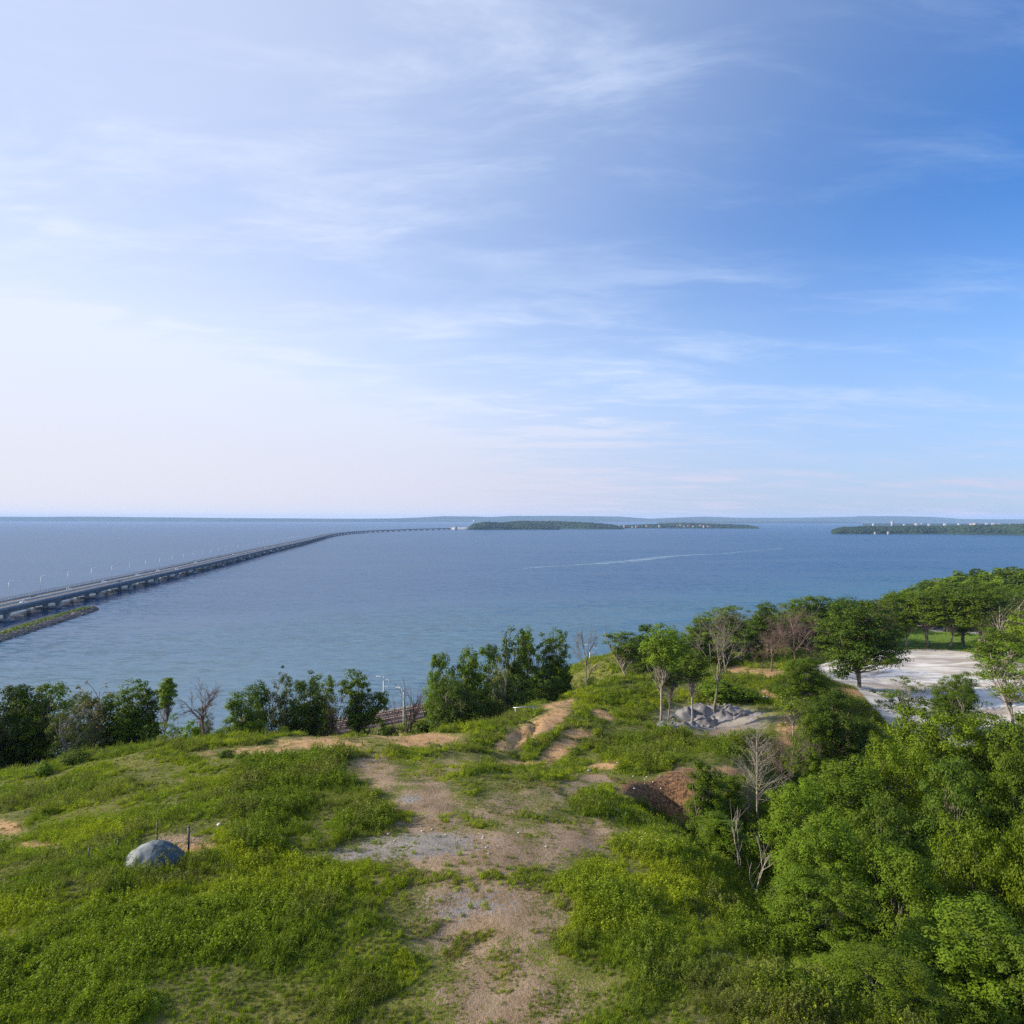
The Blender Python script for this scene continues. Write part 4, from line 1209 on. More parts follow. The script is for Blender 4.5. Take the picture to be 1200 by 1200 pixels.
T_ = [
    # left group beyond the crest
    ('dark1', -70, 64, 812, 110, 'dark round tree cut by the left edge of the row'),
    ('dark1', 6, 66, 806, 78, 'dark broad tree at the far left edge of the photo'),
    ('mid1', 52, 68, 801, 66, 'bushy tree with lit left crown, second from the left edge'),
    ('dark2', 30, 74, 815, 60, 'dark tree behind the two leftmost trees'),
    ('airy', 84, 64, 806, 52, 'thin olive tree with a pale leaning trunk in the left row'),
    ('dark1', 98, 74, 815, 52, 'dark tree behind the thin olive one in the left row'),
    ('dry', 110, 67, 797, 46, 'half bare brownish tree with twigs above the left row'),
    ('dark2', 132, 70, 812, 44, 'dark tree right of the half bare brownish tree'),
    ('tall1', 158, 69, 796, 38, 'tall leafy tree near the right end of the left row'),
    ('tall2', 150, 75, 818, 40, 'dark tree filling behind the tall leafy one'),
    ('slim', 177, 70, 806, 26, 'slender airy tree left of the lollipop shaped tree'),
    ('shrubd', 181, 68, 845, 34, 'dark low shrub at the foot of the slender trees'),
    ('lolly', 190, 66, 794, 20, 'thin tree with one oval crown on a leaning bare stem'),
    ('tiers', 206, 64, 835, 32, 'small pale green shrub tree right of the oval crowned one'),
    ('bare4', 243, 60, 790, 48, 'leafless dark tree with upright forked limbs at left centre'),
    ('airy', 243, 65, 822, 26, 'sparse small tree behind the leafless forked tree'),
    ('shrub', 228, 63, 842, 22, 'low sparse shrub left of the leafless forked tree'),
    # middle group
    ('mid2', 284, 78, 809, 52, 'round bushy tree at the left end of the middle group'),
    ('dark2', 300, 82, 800, 44, 'dark tree in the middle group behind the round bushy one'),
    ('airy', 326, 82, 780, 46, 'tallest airy tree of the middle group with pale stems'),
    ('dark1', 345, 84, 798, 40, 'dark tree right of the tallest airy tree in the middle group'),
    ('tall2', 366, 86, 786, 34, 'narrow dark tree with a bare tip in the middle group'),
    ('tall1', 380, 90, 790, 28, 'narrow green tree beside the bare tipped one'),
    ('dry', 393, 84, 800, 36, 'greyish brown nearly leafless tree in the middle group'),
    ('arm', 421, 86, 785, 50, 'columnar tree with one leafy arm reaching right beside the railway'),
    ('sticks', 438, 98, 822, 20, 'bare saplings left of the first railway mast'),
    ('bare4', 480, 88, 790, 50, 'bare purple brown tree in front of the railway'),
    ('shrub', 452, 100, 842, 34, 'low green shrub at the foot of the railway slope'),
    ('shrubd', 500, 84, 845, 40, 'dark low shrub under the bare purple brown tree'),
    # central clump
    ('dark1', 524, 78, 766, 50, 'round dark tree at the left end of the central clump'),
    ('mid1', 515, 84, 786, 36, 'lower leafy tree against the left side of the central clump'),
    ('mid2', 547, 82, 758, 56, 'leafy tree second from left in the central clump'),
    ('dark2', 535, 72, 800, 60, 'dark low tree at the front of the central clump'),
    ('dark1', 572, 86, 757, 50, 'dark tree in the middle of the central clump'),
    ('airy', 590, 78, 762, 40, 'thin olive tree with pale trunk inside the central clump'),
    ('tall1', 604, 88, 735, 34, 'tallest pointed tree of the central clump'),
    ('mid2', 618, 92, 738, 44, 'tall leafy tree just right of the tallest in the central clump'),
    ('tall2', 637, 92, 742, 30, 'narrow dark green tree near the right of the central clump'),
    ('tall1', 653, 94, 737, 30, 'narrow tree at the right end of the central clump'),
    ('dark2', 600, 80, 790, 60, 'dark tree in the shaded foot of the central clump'),
    ('dark1', 638, 86, 785, 46, 'dark low tree at the right foot of the central clump'),
    ('shrubd', 658, 94, 790, 26, 'dark shrub closing the right foot of the central clump'),
    ('dark1', 560, 74, 812, 54, 'shaded tree low in the gully before the central clump'),
    # leaning dead tree and brush
    ('bare3', 689, 97, 732, 34, 'pale dead tree leaning left right of the central clump'),
    ('thicket', 674, 108, 783, 36, 'brown leafless brush beside the pale dead tree'),
    ('shrub', 692, 112, 792, 20, 'small green shrub at the foot of the pale dead tree'),
    # right of the second mast
    ('leaner', 738, 118, 738, 56, 'tree with a pale trunk leaning left above the railway'),
    ('dark2', 748, 124, 745, 46, 'dark bush tree behind the leaning pale trunk'),
    ('dark1', 765, 122, 732, 44, 'pointed dark tree right of the leaning trunk'),
    ('mid2', 790, 126, 738, 48, 'green tree behind the thin trunked trees on the hill'),
    ('dark1', 812, 126, 748, 40, 'low dark tree behind the thin trunked trees'),
    ('high1', 775, 72, 731, 52, 'thin tree with long bare trunk, leftmost on the hill top'),
    ('high2', 783, 73, 772, 34, 'small curved tree beside the leftmost thin trunked one'),
    ('high1', 811, 78, 760, 44, 'small crowned tree on a straight trunk behind the rubble heap'),
    ('bare2', 836, 80, 728, 72, 'bare forked tree behind the right of the rubble heap'),
    ('bare2', 851, 108, 708, 58, 'tall bare pale tree on the far side of the hill'),
    ('mid1', 850, 128, 711, 62, 'tall leafy tree behind the bare pale tree'),
    ('dark1', 826, 130, 722, 44, 'dark tree left of the tall leafy tree behind the hill'),
    ('dark2', 876, 132, 740, 44, 'dark shaded tree between the bare trees behind the hill'),
    ('mid2', 900, 136, 706, 54, 'broad green tree behind the brownish leafless trees'),
    ('barebrown', 903, 112, 730, 44, 'brownish leafless tree, left of two by the gravel area'),
    ('barebrown', 932, 112, 710, 58, 'brownish leafless tree, right of two by the gravel area'),
    ('mid1', 945, 140, 698, 60, 'green tree right of the brownish leafless trees'),
    ('dark2', 975, 142, 700, 56, 'dark green tree left of the big car park tree'),
    ('dark1', 925, 142, 722, 50, 'dark tree behind the brownish leafless trees'),
    ('big1', 1006, 100, 702, 90, 'big broad tree standing at the edge of the pale gravel lot'),
    ('dry', 1030, 135, 702, 36, 'brownish tree behind the big tree of the gravel lot'),
    ('mid2', 1046, 138, 693, 46, 'green tree right behind the big tree of the gravel lot'),
    ('high1', 1062, 137, 715, 40, 'small tree with bare leaning trunk on the lawn'),
    ('lawn', 1086, 136, 690, 60, 'full tree with several trunks on the lawn behind the lot'),
    ('high2', 1113, 134, 700, 46, 'tree with slanting trunk on the lawn near the path'),
    ('lawn', 1144, 130, 686, 62, 'broad tree at the right end of the lawn'),
    ('tall1', 1128, 140, 705, 36, 'narrow tree between the lawn trees'),
    ('airy', 1184, 118, 694, 66, 'light olive tree near the right edge above the lot'),
    ('light1', 1215, 112, 712, 70, 'yellow green tree cut by the right edge above the lot'),
    ('mid1', 1165, 112, 735, 44, 'green tree at the right corner of the lawn'),
    ('tiers2', 1186, 88, 752, 86, 'wide layered tree with pale trunk at the right of the gravel lot'),
    ('tiers', 1062, 84, 793, 74, 'small layered tree in front of the gravel lot'),
    ('near3', 1119, 86, 787, 46, 'rounded feathery tree in front of the gravel lot'),
    ('tiers', 1125, 82, 812, 76, 'low spreading shrub tree under the rounded feathery one'),
    ('near1', 940, 86, 770, 58, 'wide bush tree between the hill and the gravel lot'),
    ('shrubd', 914, 90, 800, 30, 'small dark shrub left of the wide bush tree'),
    ('sap', 929, 66, 808, 36, 'yellow green sapling with a white trunk'),
    ('near4', 985, 62, 808, 98, 'large dark bush right of the white trunked sapling'),
    ('near1', 955, 60, 838, 60, 'bright edged bush below the large dark bush'),
    # near woods, lower right
    ('near2', 1108, 52, 832, 140, 'bright yellow green thicket crown at right centre'),
    ('near1', 1185, 50, 838, 120, 'green crown at the right edge below the layered tree'),
    ('near2', 1045, 46, 868, 90, 'light green crown left of the bright thicket'),
    ('near3', 985, 44, 890, 110, 'large soft green crown in the lower right woods'),
    ('near4', 1120, 40, 888, 120, 'large leafy crown at the lower right'),
    ('near1', 1200, 38, 892, 100, 'leafy crown at the lower right corner'),
    ('near1', 930, 37, 915, 100, 'leafy crown beside the dead spruce'),
    ('near4', 1040, 35, 930, 110, 'darker crown in the lower right woods'),
    ('near2', 1150, 31, 965, 120, 'glossy leaved crown near the lower right corner'),
    ('near3', 960, 31, 950, 90, 'green bush at the bottom edge right of the dead spruce'),
    ('near1', 1060, 29, 990, 120, 'leafy crown at the bottom edge of the woods'),
    ('near2', 1230, 29, 975, 120, 'leafy crown cut by the lower right edge'),
    ('near1', 960, 25, 1025, 130, 'leafy bush below the dead spruce'),
    ('near3', 1130, 24, 1060, 150, 'dense bush at the foot of the woods'),
    ('near4', 1220, 22, 1100, 160, 'dark bush at the very corner of the woods'),
    ('near2', 1020, 21, 1120, 150, 'light green bush at the foot of the woods'),
    ('nearcol', 826, 38.5, 893, 46, 'column shaped bush right of the earth pit'),
    ('nearcol', 852, 40, 908, 34, 'narrower column shaped bush beside the first one'),
    ('nearcol', 842, 34.5, 955, 50, 'low leafy bush at the foot of the column shaped bushes'),
    ('spruce', 887, 41, 846, 62, 'dead bare spruce with fine pale branches'),
    ('spruce', 876, 40, 905, 20, 'thin dead stem left of the dead spruce'),
    ('thicket', 922, 56, 832, 60, 'dry brown thicket behind the dead spruce'),
    ('thicket', 895, 52, 855, 46, 'dry thicket left behind the dead spruce'),
    ('sticks', 868, 33, 935, 34, 'bare saplings at the bottom edge by the dead spruce'),
    ('sticks', 882, 30, 965, 40, 'lowest bare saplings near the bottom edge'),
    # shrubs on the slopes
    ('shrub', 90, 49, 880, 30, 'feathery light shrub on the left crest'),
    ('shrub', 55, 47, 892, 18, 'small shrub left of the feathery one on the crest'),
    ('shrub', 267, 46, 877, 20, 'rounded green shrub on the plateau at left centre'),
    ('shrub', 286, 45, 880, 16, 'second rounded shrub beside the first on the plateau'),
    ('shrub', 868, 84, 803, 36, 'low dark shrub patch behind the rubble heap'),
    ('shrub', 843, 84, 796, 44, 'low green shrub patch right of the bare forked tree'),
]
for k, px, D, yt, w, lab in T_:
    nm = 'tree'
    cat = 'tree'
    if k in ('shrub', 'shrubd', 'thicket', 'near1', 'near2', 'near4', 'nearcol'): nm, cat = 'bush', 'bush'
    if k.startswith('bare') or k in ('spruce',): nm, cat = 'bare_tree', 'bare tree'
    if k == 'sticks': nm, cat = 'sapling', 'sapling'
    plant(k, px, D, yt, w, lab, nm, cat)

# wooded hillside behind: skyline rows (px, ytop), and the rows in front of it
SKY = [(1000, 708), (1040, 696), (1075, 684), (1100, 675), (1130, 668), (1160, 664), (1200, 664), (1260, 660), (1400, 655)]
sx_, sy_ = zip(*SKY)
cnt = 0
for row, (D0, dy) in enumerate(((285, 0), (262, 3), (240, 6), (220, 9), (202, 13), (186, 18), (172, 24), (160, 28))):
    px = 1040 + row * 3 - (row > 3) * 20
    while px < 1330:
        y0 = np.interp(px, sx_, sy_) + dy * (0.5 + 0.5 * min(1, (px - 1000) / 150)) + RNG.uniform(-2, 3)
        wpx = RNG.uniform(7.5, 11.5) / D0 * 800
        if 1040 <= px:
            plant('far%d' % RNG.integers(0, 5) if row < 6 else ['mid1', 'mid2', 'dark1', 'dark2'][RNG.integers(0, 4)], px, D0 + RNG.uniform(-6, 6), y0, wpx, ['leafy tree whose crown makes the skyline of the right hillside woods', 'leafy tree inside the dense right hillside woods, between skyline and lawn', 'leafy tree in the front rows of the right hillside woods, behind the lawn trees'][0 if row < 2 else 1 if row < 5 else 2],
                  'tree', 'tree', ['skyline trees of the right hillside woods', 'inner trees of the right hillside woods', 'front trees of the right hillside woods'][0 if row < 2 else 1 if row < 5 else 2])
            cnt += 1
        px += wpx * .72
for row, (D0, yt) in enumerate(((165, 0), (152, 4))):
    px = 790
    while px < 1040:
        wpx = RNG.uniform(6.5, 9) / D0 * 800
        y0 = np.interp(px, [780, 840, 860, 900, 950, 1040], [748, 722, 722, 712, 706, 702]) + yt + RNG.uniform(0, 7)
        plant(['far0', 'far1', 'far3', 'far2'][RNG.integers(0, 4)], px, D0 + RNG.uniform(-4, 4), y0, wpx, 'tree in the shady belt between the hill and the bay', 'tree', 'tree', 'trees in the belt above the bay')
        px += wpx * .75

# ------------------------------------------------------------------ ground cover (grass, weeds): nobody could count it
hid = bpy.data.collections.new('cover_parts')


def blades(seed, n, h, spread, w, mat, lean=.5, name='grass'):
    rng = np.random.default_rng(seed)
    a = rng.uniform(0, 6.28, n); r = spread * rng.uniform(0, 1, n) ** .6
    base = np.stack([np.cos(a) * r, np.sin(a) * r, np.full(n, -.06)], -1)
    hh = h * rng.uniform(.5, 1.1, n)
    da = rng.uniform(0, 6.28, n); ld = lean * hh * rng.uniform(.2, 1, n)
    tip = base + np.stack([np.cos(da) * ld, np.sin(da) * ld, hh], -1)
    mid_ = base * .5 + tip * .5 + np.stack([-np.cos(da) * ld * .22, -np.sin(da) * ld * .22, hh * .12], -1)
    sd_ = np.stack([-np.sin(da), np.cos(da), 0 * da], -1) * w
    V = np.stack([base - sd_, base + sd_, mid_ + sd_ * .8, mid_ - sd_ * .8, tip], 1).reshape(-1, 3)
    i = np.arange(n) * 5
    return mesh_np(name, V, [np.stack([i, i + 1, i + 2, i + 3], -1), np.stack([i + 3, i + 2, i + 4], -1)], mat)


def weed(seed, n, h, r, leaf, mat):
    rng = np.random.default_rng(seed)
    d = rng.normal(size=(n, 3)); d[:, 2] = abs(d[:, 2]); d /= np.linalg.norm(d, axis=1)[:, None]
    C = d * rng.uniform(.3, 1, n)[:, None] ** .6 * np.array([r, r, h])
    V, F = leaf_quads(C, d + np.array([0, 0, .7]) + rng.normal(size=C.shape) * .35, leaf, rng, .7)
    return mesh_np('weed', V, F, mat)


def stalks(seed, n, h, mat):
    rng = np.random.default_rng(seed)
    Vs, Fs, k = [], [], 0
    for i in range(n):
        b0 = np.array([rng.normal() * .14, rng.normal() * .14, 0]); tp = b0 + np.array([rng.normal() * .12, rng.normal() * .12, h * rng.uniform(.6, 1.1)])
        t = rng.uniform(.15, 1, 16)[:, None]
        C = b0 + (tp - b0) * t + rng.normal(size=(16, 3)) * .05 * (1.3 - t)
        V, F = leaf_quads(C, rng.normal(size=(16, 3)) + np.array([0, 0, .8]), .10, rng, .30)
        Vs.append(V); Fs.append(F + k); k += len(V)
    return mesh_np('stalks', np.concatenate(Vs), np.concatenate(Fs), mat)


cover = [blades(1, 34, .34, .22, .014, M_GRASS), blades(2, 34, .46, .20, .013, M_GRASS, .7), weed(3, 90, .26, .30, .082, M_WEED), weed(4, 80, .20, .34, .075, M_WEED),
         stalks(5, 7, .75, M_WEED), stalks(6, 6, .55, M_GRASS), blades(7, 22, .32, .20, .010, M_STRAW, .8), weed(8, 40, .34, .26, .07, M_FLOWER), weed(9, 84, .24, .30, .078, M_GRASS), blades(10, 30, .30, .24, .013, M_WEED)]
for i, me_ in enumerate(cover):
    o = bpy.data.objects.new('cover_%02d' % i, me_); hid.objects.link(o)

N_ = 400000
D = np.exp(RNG.uniform(math.log(13), math.log(190), N_)); th = RNG.uniform(-.78, .78, N_)
X = D * np.tan(th) ; Y = D.copy()
Zp = grid_sample(GZ, X, Y)
ms = {k: grid_sample(v, X, Y) for k, v in dict(soil=SOIL, track=TRACK, grav=GRAV, pit=PITM, lot=LOT, lawn=LAWN, road=ROAD, shore=SHORE).items()}
rd = rail_dist(X, Y)
bare = np.clip(ms['soil'] * 1.15 + ms['track'] * .92 + ms['grav'] * 1.2 + ms['pit'] * 1.3, 0, 1.5)
patch = fbm(X / 2.2, Y / 2.2, 3, 77)
ok = (bare + (fbm(X / .8, Y / .8, 2, 78) - .5) * 1.5 + (RNG.random(N_) - .5) * .25 < .42) & (ms['lot'] < .25) & (ms['road'] < .3) & (ms['shore'] < .5) & (rd > 6.5)
ok |= (RNG.random(N_) < .035) & (ms['lot'] < .1) & (ms['road'] < .1) & (rd > 6.5) & (ms['pit'] < .3)
ok &= ~((ms['lawn'] > .4) & (RNG.random(N_) < .4))
ok &= RNG.random(N_) < sstep(.30, .52, patch + .06) * .62 + .38
X, Y, Zp, D, patch = X[ok], Y[ok], Zp[ok], D[ok], patch[ok]
for k in ms: ms[k] = ms[k][ok]
bare = bare[ok]
n = len(X)
px_, py_, _ = project(X, Y, Zp)
kindn = fbm(X / 5, Y / 5, 3, 91)
u = RNG.random(n)
typ = np.where(kindn > .52, np.where(u < .60, 0, np.where(u < .78, 8, 5)), np.where(u < .18, 2, np.where(u < .32, 3, np.where(u < .60, 9, np.where(u < .72, 4, 1)))))
tallz = ((px_ > 270) & (px_ < 470) & (py_ > 880) & (py_ < 1000)) | ((px_ > 700) & (px_ < 830) & (py_ > 840) & (py_ < 905)) | ((px_ > 830) & (py_ > 780))
typ = np.where(tallz & (u > .55), np.where(RNG.random(n) < .6, 4, 5), typ)
typ = np.where((RNG.random(n) < .05 + .5 * (bare > .3)), 6, typ)
fl = np.exp(-(((px_ - 755) / 45) ** 2 + ((py_ - 985) / 16) ** 2))
typ = np.where(RNG.random(n) < fl * .30, 7, typ)
typ = np.where(ms['lawn'] > .4, 0, typ)
scl = RNG.uniform(.45, 1.25, n) * np.interp(D, [13, 30, 60, 120, 190], [.55, .6, .8, 1.2, 1.7]) * (.5 + .95 * sstep(.3, .65, patch))
scl = np.where(tallz, scl * 1.2, scl); scl = np.where(ms['lawn'] > .4, scl * .35, scl)
scl = np.where(bare > .3, scl * .6, scl)
me = bpy.data.meshes.new('ground_cover')
me.vertices.add(n); me.vertices.foreach_set('co', np.stack([X, Y, Zp], -1).astype(np.float32).ravel())
a = me.attributes.new('kind_index', 'INT', 'POINT'); a.data.foreach_set('value', typ.astype(np.int32))
a = me.attributes.new('size', 'FLOAT', 'POINT'); a.data.foreach_set('value', scl.astype(np.float32))
a = me.attributes.new('turn', 'FLOAT_VECTOR', 'POINT')
a.data.foreach_set('vector', np.stack([RNG.normal(size=n) * .08, RNG.normal(size=n) * .08, RNG.uniform(0, 6.28, n)], -1).astype(np.float32).ravel())
go = link('grass', me); tag(go, 'low grass, weeds and dry stems covering the hilltop', 'grass', kind='stuff')
ng = bpy.data.node_groups.new('scatter', 'GeometryNodeTree')
ng.interface.new_socket('Geometry', in_out='INPUT', socket_type='NodeSocketGeometry')
ng.interface.new_socket('Geometry', in_out='OUTPUT', socket_type='NodeSocketGeometry')
gi = ng.nodes.new('NodeGroupInput'); go_ = ng.nodes.new('NodeGroupOutput')
iop = ng.nodes.new('GeometryNodeInstanceOnPoints'); ci = ng.nodes.new('GeometryNodeCollectionInfo')
ci.inputs['Collection'].default_value = hid; ci.inputs['Separate Children'].default_value = True; ci.inputs['Reset Children'].default_value = True


def named(nm, dt):
    nd = ng.nodes.new('GeometryNodeInputNamedAttribute'); nd.data_type = dt; nd.inputs['Name'].default_value = nm
    return [o_ for o_ in nd.outputs if o_.enabled and o_.name == 'Attribute'][0]


L = ng.links
L.new(gi.outputs[0], iop.inputs['Points']); L.new(ci.outputs[0], iop.inputs['Instance'])
iop.inputs['Pick Instance'].default_value = True
L.new(named('kind_index', 'INT'), iop.inputs['Instance Index'])
L.new(named('size', 'FLOAT'), iop.inputs['Scale'])
e2r = ng.nodes.new('FunctionNodeEulerToRotation'); L.new(named('turn', 'FLOAT_VECTOR'), e2r.inputs[0]); L.new(e2r.outputs[0], iop.inputs['Rotation'])
L.new(iop.outputs[0], go_.inputs[0])
md = go.modifiers.new('scatter', 'NODES'); md.node_group = ng


# ------------------------------------------------------------------ rubble heap, stones
def lump(r, seed, squash=.7, V0F0=ICO2, amp=.35):
    V, F = V0F0
    rng = np.random.default_rng(seed)
    o_ = rng.uniform(0, 50, 3)
    n_ = fbm(V[:, 0] * 1.3 + o_[0] + V[:, 2], V[:, 1] * 1.3 + o_[1] - V[:, 2] * .7, 3, seed)
    VV = V * (1 + (n_[:, None] - .5) * 2 * amp)
    # knock flat facets into it
    for _ in range(7):
        d_ = rng.normal(size=3); d_ /= np.linalg.norm(d_); h_ = rng.uniform(.62, .9)
        s_ = VV @ d_; over = np.maximum(s_ - h_, 0); VV = VV - over[:, None] * d_
    return VV * np.array([r, r * rng.uniform(.7, 1), r * squash]), F


hp = hit(832, 845)
heap = empty('rubble_heap', (hp[0], hp[1], hz(hp[0], hp[1])))
tag(heap, 'long heap of grey rubble dumped on the grassy hill by the thin trees', 'rubble heap')
PIL = [(783, 851, 16), (801, 847, 13), (806, 838, 17), (822, 834, 18), (838, 834, 17), (854, 834, 18), (868, 836, 14), (846, 842, 17), (826, 844, 18), (884, 837, 12), (813, 848, 11), (792, 842, 8)]
for i, (px, py, rp) in enumerate(PIL):
    p = hit(px, py + 3)
    r = rp / 800 * p[1]
    g = 22
    ang = np.linspace(0, 2 * math.pi, g)[:-1]; rad = np.linspace(0, 1, 10)[1:]
    Vp = [(0, 0, 0)]
    for q in rad:
        for a in ang: Vp.append((q * math.cos(a), q * math.sin(a), 0))
    Vp = np.array(Vp) * np.array([r, r * .9, 1])
    rn = np.hypot(Vp[:, 0] / r, Vp[:, 1] / (.9 * r))
    hh_ = r * .58 * RNG.uniform(.85, 1.1)
    hn = fbm(Vp[:, 0] / r * 2.6 + i * 7, Vp[:, 1] / r * 2.6, 4, 50 + i, .6)
    hf = fbm(Vp[:, 0] / .35 + i * 7, Vp[:, 1] / .35, 2, 150 + i, .6)
    Zc = hh_ * np.clip(1 - rn ** 1.25, 0, 1) * (.35 + 1.2 * hn) + (hf - .5) * .42 * (1 - rn * .6)
    gx_, gy_ = Vp[:, 0] + p[0], Vp[:, 1] + p[1]
    Zg = grid_sample(GZ, gx_, gy_) - .12
    Vp[:, 2] = Zg + Zc - hz(hp[0], hp[1]); Vp[:, 0] = gx_ - hp[0]; Vp[:, 1] = gy_ - hp[1]
    m_ = g - 1; F3 = [(0, 1 + j, 1 + (j + 1) % m_) for j in range(m_)]
    F4 = [(1 + k * m_ + j, 1 + (k + 1) * m_ + j, 1 + (k + 1) * m_ + (j + 1) % m_, 1 + k * m_ + (j + 1) % m_) for k in range(len(rad) - 1) for j in range(m_)]
    link('pile', mesh_np('pile', Vp, [np.array(F3), np.array(F4)], M_ROCK), heap)
# broken blocks lying in the heap
LUMPS = [mesh_np('block', *lump(1, 300 + i, .75, ICO1, .3), M_ROCK) for i in range(5)]
for i in range(34):
    j = RNG.integers(len(PIL)); px, py, rp = PIL[j]
    p = hit(px + RNG.normal() * rp * .7, py + 3 + RNG.normal() * rp * .25)
    c0 = hit(px, py + 3); r = rp / 800 * c0[1]
    q = min(1, math.hypot(p[0] - c0[0], p[1] - c0[1]) / r)
    s_ = RNG.uniform(.10, .30)
    o = link('block', LUMPS[i % 5], heap, (p[0] - hp[0], p[1] - hp[1], hz(p[0], p[1]) - hz(hp[0], hp[1]) + r * .5 * (1 - q) + .05))
    o.scale = (s_, s_, s_); o.rotation_euler = (RNG.uniform(0, 6), RNG.uniform(0, 6), RNG.uniform(0, 6))

STN = [mesh_np('stone', *lump(1, 400 + i, .6, ICO1, .3), M_ROCK_PALE) for i in range(4)]


def stone(px, py, wpx, lab, grp=None):
    p = hit(px, py); s_ = wpx / 800 * p[1] / 2
    o = link('stone', STN[RNG.integers(4)], None, (p[0], p[1], hz(p[0], p[1]) + s_ * .25)); o.scale = (s_, s_, s_); o.rotation_euler = (0, 0, RNG.uniform(0, 6))
    tag(o, lab, 'stone', grp)


stone(390, 899, 12, 'pale boulder among tall weeds left of the dirt track')
stone(690, 904.5, 6, 'white stone lying where the two slopes meet')
stone(897, 820, 10, 'flat grey stone in the grass right of the rubble heap')
stone(724, 895, 4, 'small white stone above the earth pit')
stone(455, 980, 5, 'pale stone at the left edge of the gravel track')
stone(257, 968, 6, 'pale stone in the weeds above the covered heap')
stone(226, 957, 4, 'small white stone above the fence posts')
stone(722, 952, 9, 'beige block lying left of the earth pit')
for i in range(60):
    reg = [(215, 985, 36, 8), (480, 975, 60, 20), (760, 925, 30, 14), (560, 985, 90, 14), (330, 945, 60, 20), (245, 955, 16, 10)][i % 6]
    stone(reg[0] + RNG.normal() * reg[2] * .6, min(1010, reg[1] + RNG.normal() * reg[3] * .6), RNG.uniform(1.2, 3.4), 'small pale stone scattered on bare ground of the hilltop', 'small stones scattered over the hilltop')

# ------------------------------------------------------------------ unidentified low shape, built as a covered heap, and posts by the bottom edge
for D_ in np.arange(20, 34, .05):
    p = at(182, 990, D_); gz = hz(p[0], p[1])
    if project(np.array(p[0]), np.array(p[1]), np.array(gz + .74))[1] < 989: break
nn = 64
tx_, ty_ = np.meshgrid(np.linspace(-1.25, 1.25, nn), np.linspace(-1.1, 1.1, nn))
q_ = np.sqrt((tx_ / 1.12) ** 2 + (ty_ / .95) ** 2)
tz = .76 * np.clip(1 - q_ ** 2.2, 0, 1) ** .8
tz = tz * (1 - .16 * np.clip((tx_ - .12) / .9, 0, 1)) + .035 * np.sin(3.2 * tx_ + 9 * fbm(tx_ * 1.4 + 3, ty_ * 1.4, 3, 5)) * (q_ > .25)
tz += (np.abs(fbm(tx_ * 2.2, ty_ * 2.2, 3, 66) - .5) * -.16) * (q_ < 1.1)
gX, gY = tx_ + p[0], ty_ + p[1]
tz = tz + grid_sample(GZ, gX, gY) - gz + .04 + .03 * fbm(tx_ * 5, ty_ * 5, 2, 8)
idt = np.arange(nn * nn).reshape(nn, nn)
Qt = np.stack([idt[:-1, :-1], idt[:-1, 1:], idt[1:, 1:], idt[1:, :-1]], -1)
Vt = np.stack([tx_.ravel(), ty_.ravel(), tz.ravel()], -1)
inq = (q_[:-1, :-1] < 1.1); rt = tx_[:-1, :-1] + .1 * ty_[:-1, :-1] > .05
hp_ = empty('covered_heap', (p[0], p[1], gz)); tag(hp_, 'low rounded heap under grey and dark sheets by thin black posts at lower left', 'covered heap')
link('grey_sheet', mesh_np('grey_sheet', Vt, Qt[inq & ~rt], simple_mat('grey_sheet', (.17, .19, .19), .7, .2, 2.0), smooth=True), hp_)
link('dark_sheet', mesh_np('dark_sheet', Vt, Qt[inq & rt], simple_mat('dark_sheet', (.035, .06, .075), .5, .2, 2.0), smooth=True), hp_)
for px, py, hpx, lab in ((138, 1003, 18, 'leftmost thin black post by the covered heap'), (184, 990, 26, 'middle thin black post just behind the covered heap'), (221, 1000, 30, 'thicker dark post right of the covered heap'), (104, 1012, 18, 'thin black post farthest left of the covered heap')):
    q = hit(px, py); h_ = hpx / 800 * q[1]; w_ = .035 if px != 221 else .06
    o = empty('fence_post', q); tag(o, lab, 'post')
    MB().box((0, 0, h_ / 2 - .15), (w_, w_, h_ + .3)).build('post', M_DARKSTEEL, o)
    MB().box((0, 0, h_ + .02), (w_ * 1.5, w_ * 1.5, .03)).build('cap', M_DARKSTEEL, o)

# short pipe rail in the gully
q0 = at(604, 845, 66); zq = hz(q0[0], 66) 
o = empty('pipe_rail', (q0[0], 66, zq)); tag(o, 'short grey pipe rail standing where the slope meets the central clump', 'rail')
MB().tube([(-.2, 0, .9), (2.0, 0.2, .95)], .05, 6).build('bar', M_STEEL, o)
MB().box((0, 0, .4), (.08, .08, 1.0)).build('post', M_STEEL, o)
MB().box((1.8, .18, .4), (.08, .08, 1.05)).build('post', M_STEEL, o)

# ------------------------------------------------------------------ railway
rs = np.concatenate([[0], np.cumsum(np.hypot(*np.diff(RAIL, axis=0).T))])
RP = smooth_path(RAIL, rs, 700)
RP = RP[::1]
rT = np.gradient(RP, axis=0); rT /= np.linalg.norm(rT, axis=1)[:, None]
rN = np.stack([-rT[:, 1], rT[:, 0]], -1)         # seaward (left of travel)
sel = (RP[:, 1] > 90) & (RP[:, 1] < 330)
P_, N_2 = RP[sel], rN[sel]


def rsweep(prof):
    return MB().loft([[(p[0] + n_[0] * o_, p[1] + n_[1] * o_, z) for o_, z in prof] for p, n_ in zip(P_, N_2)])


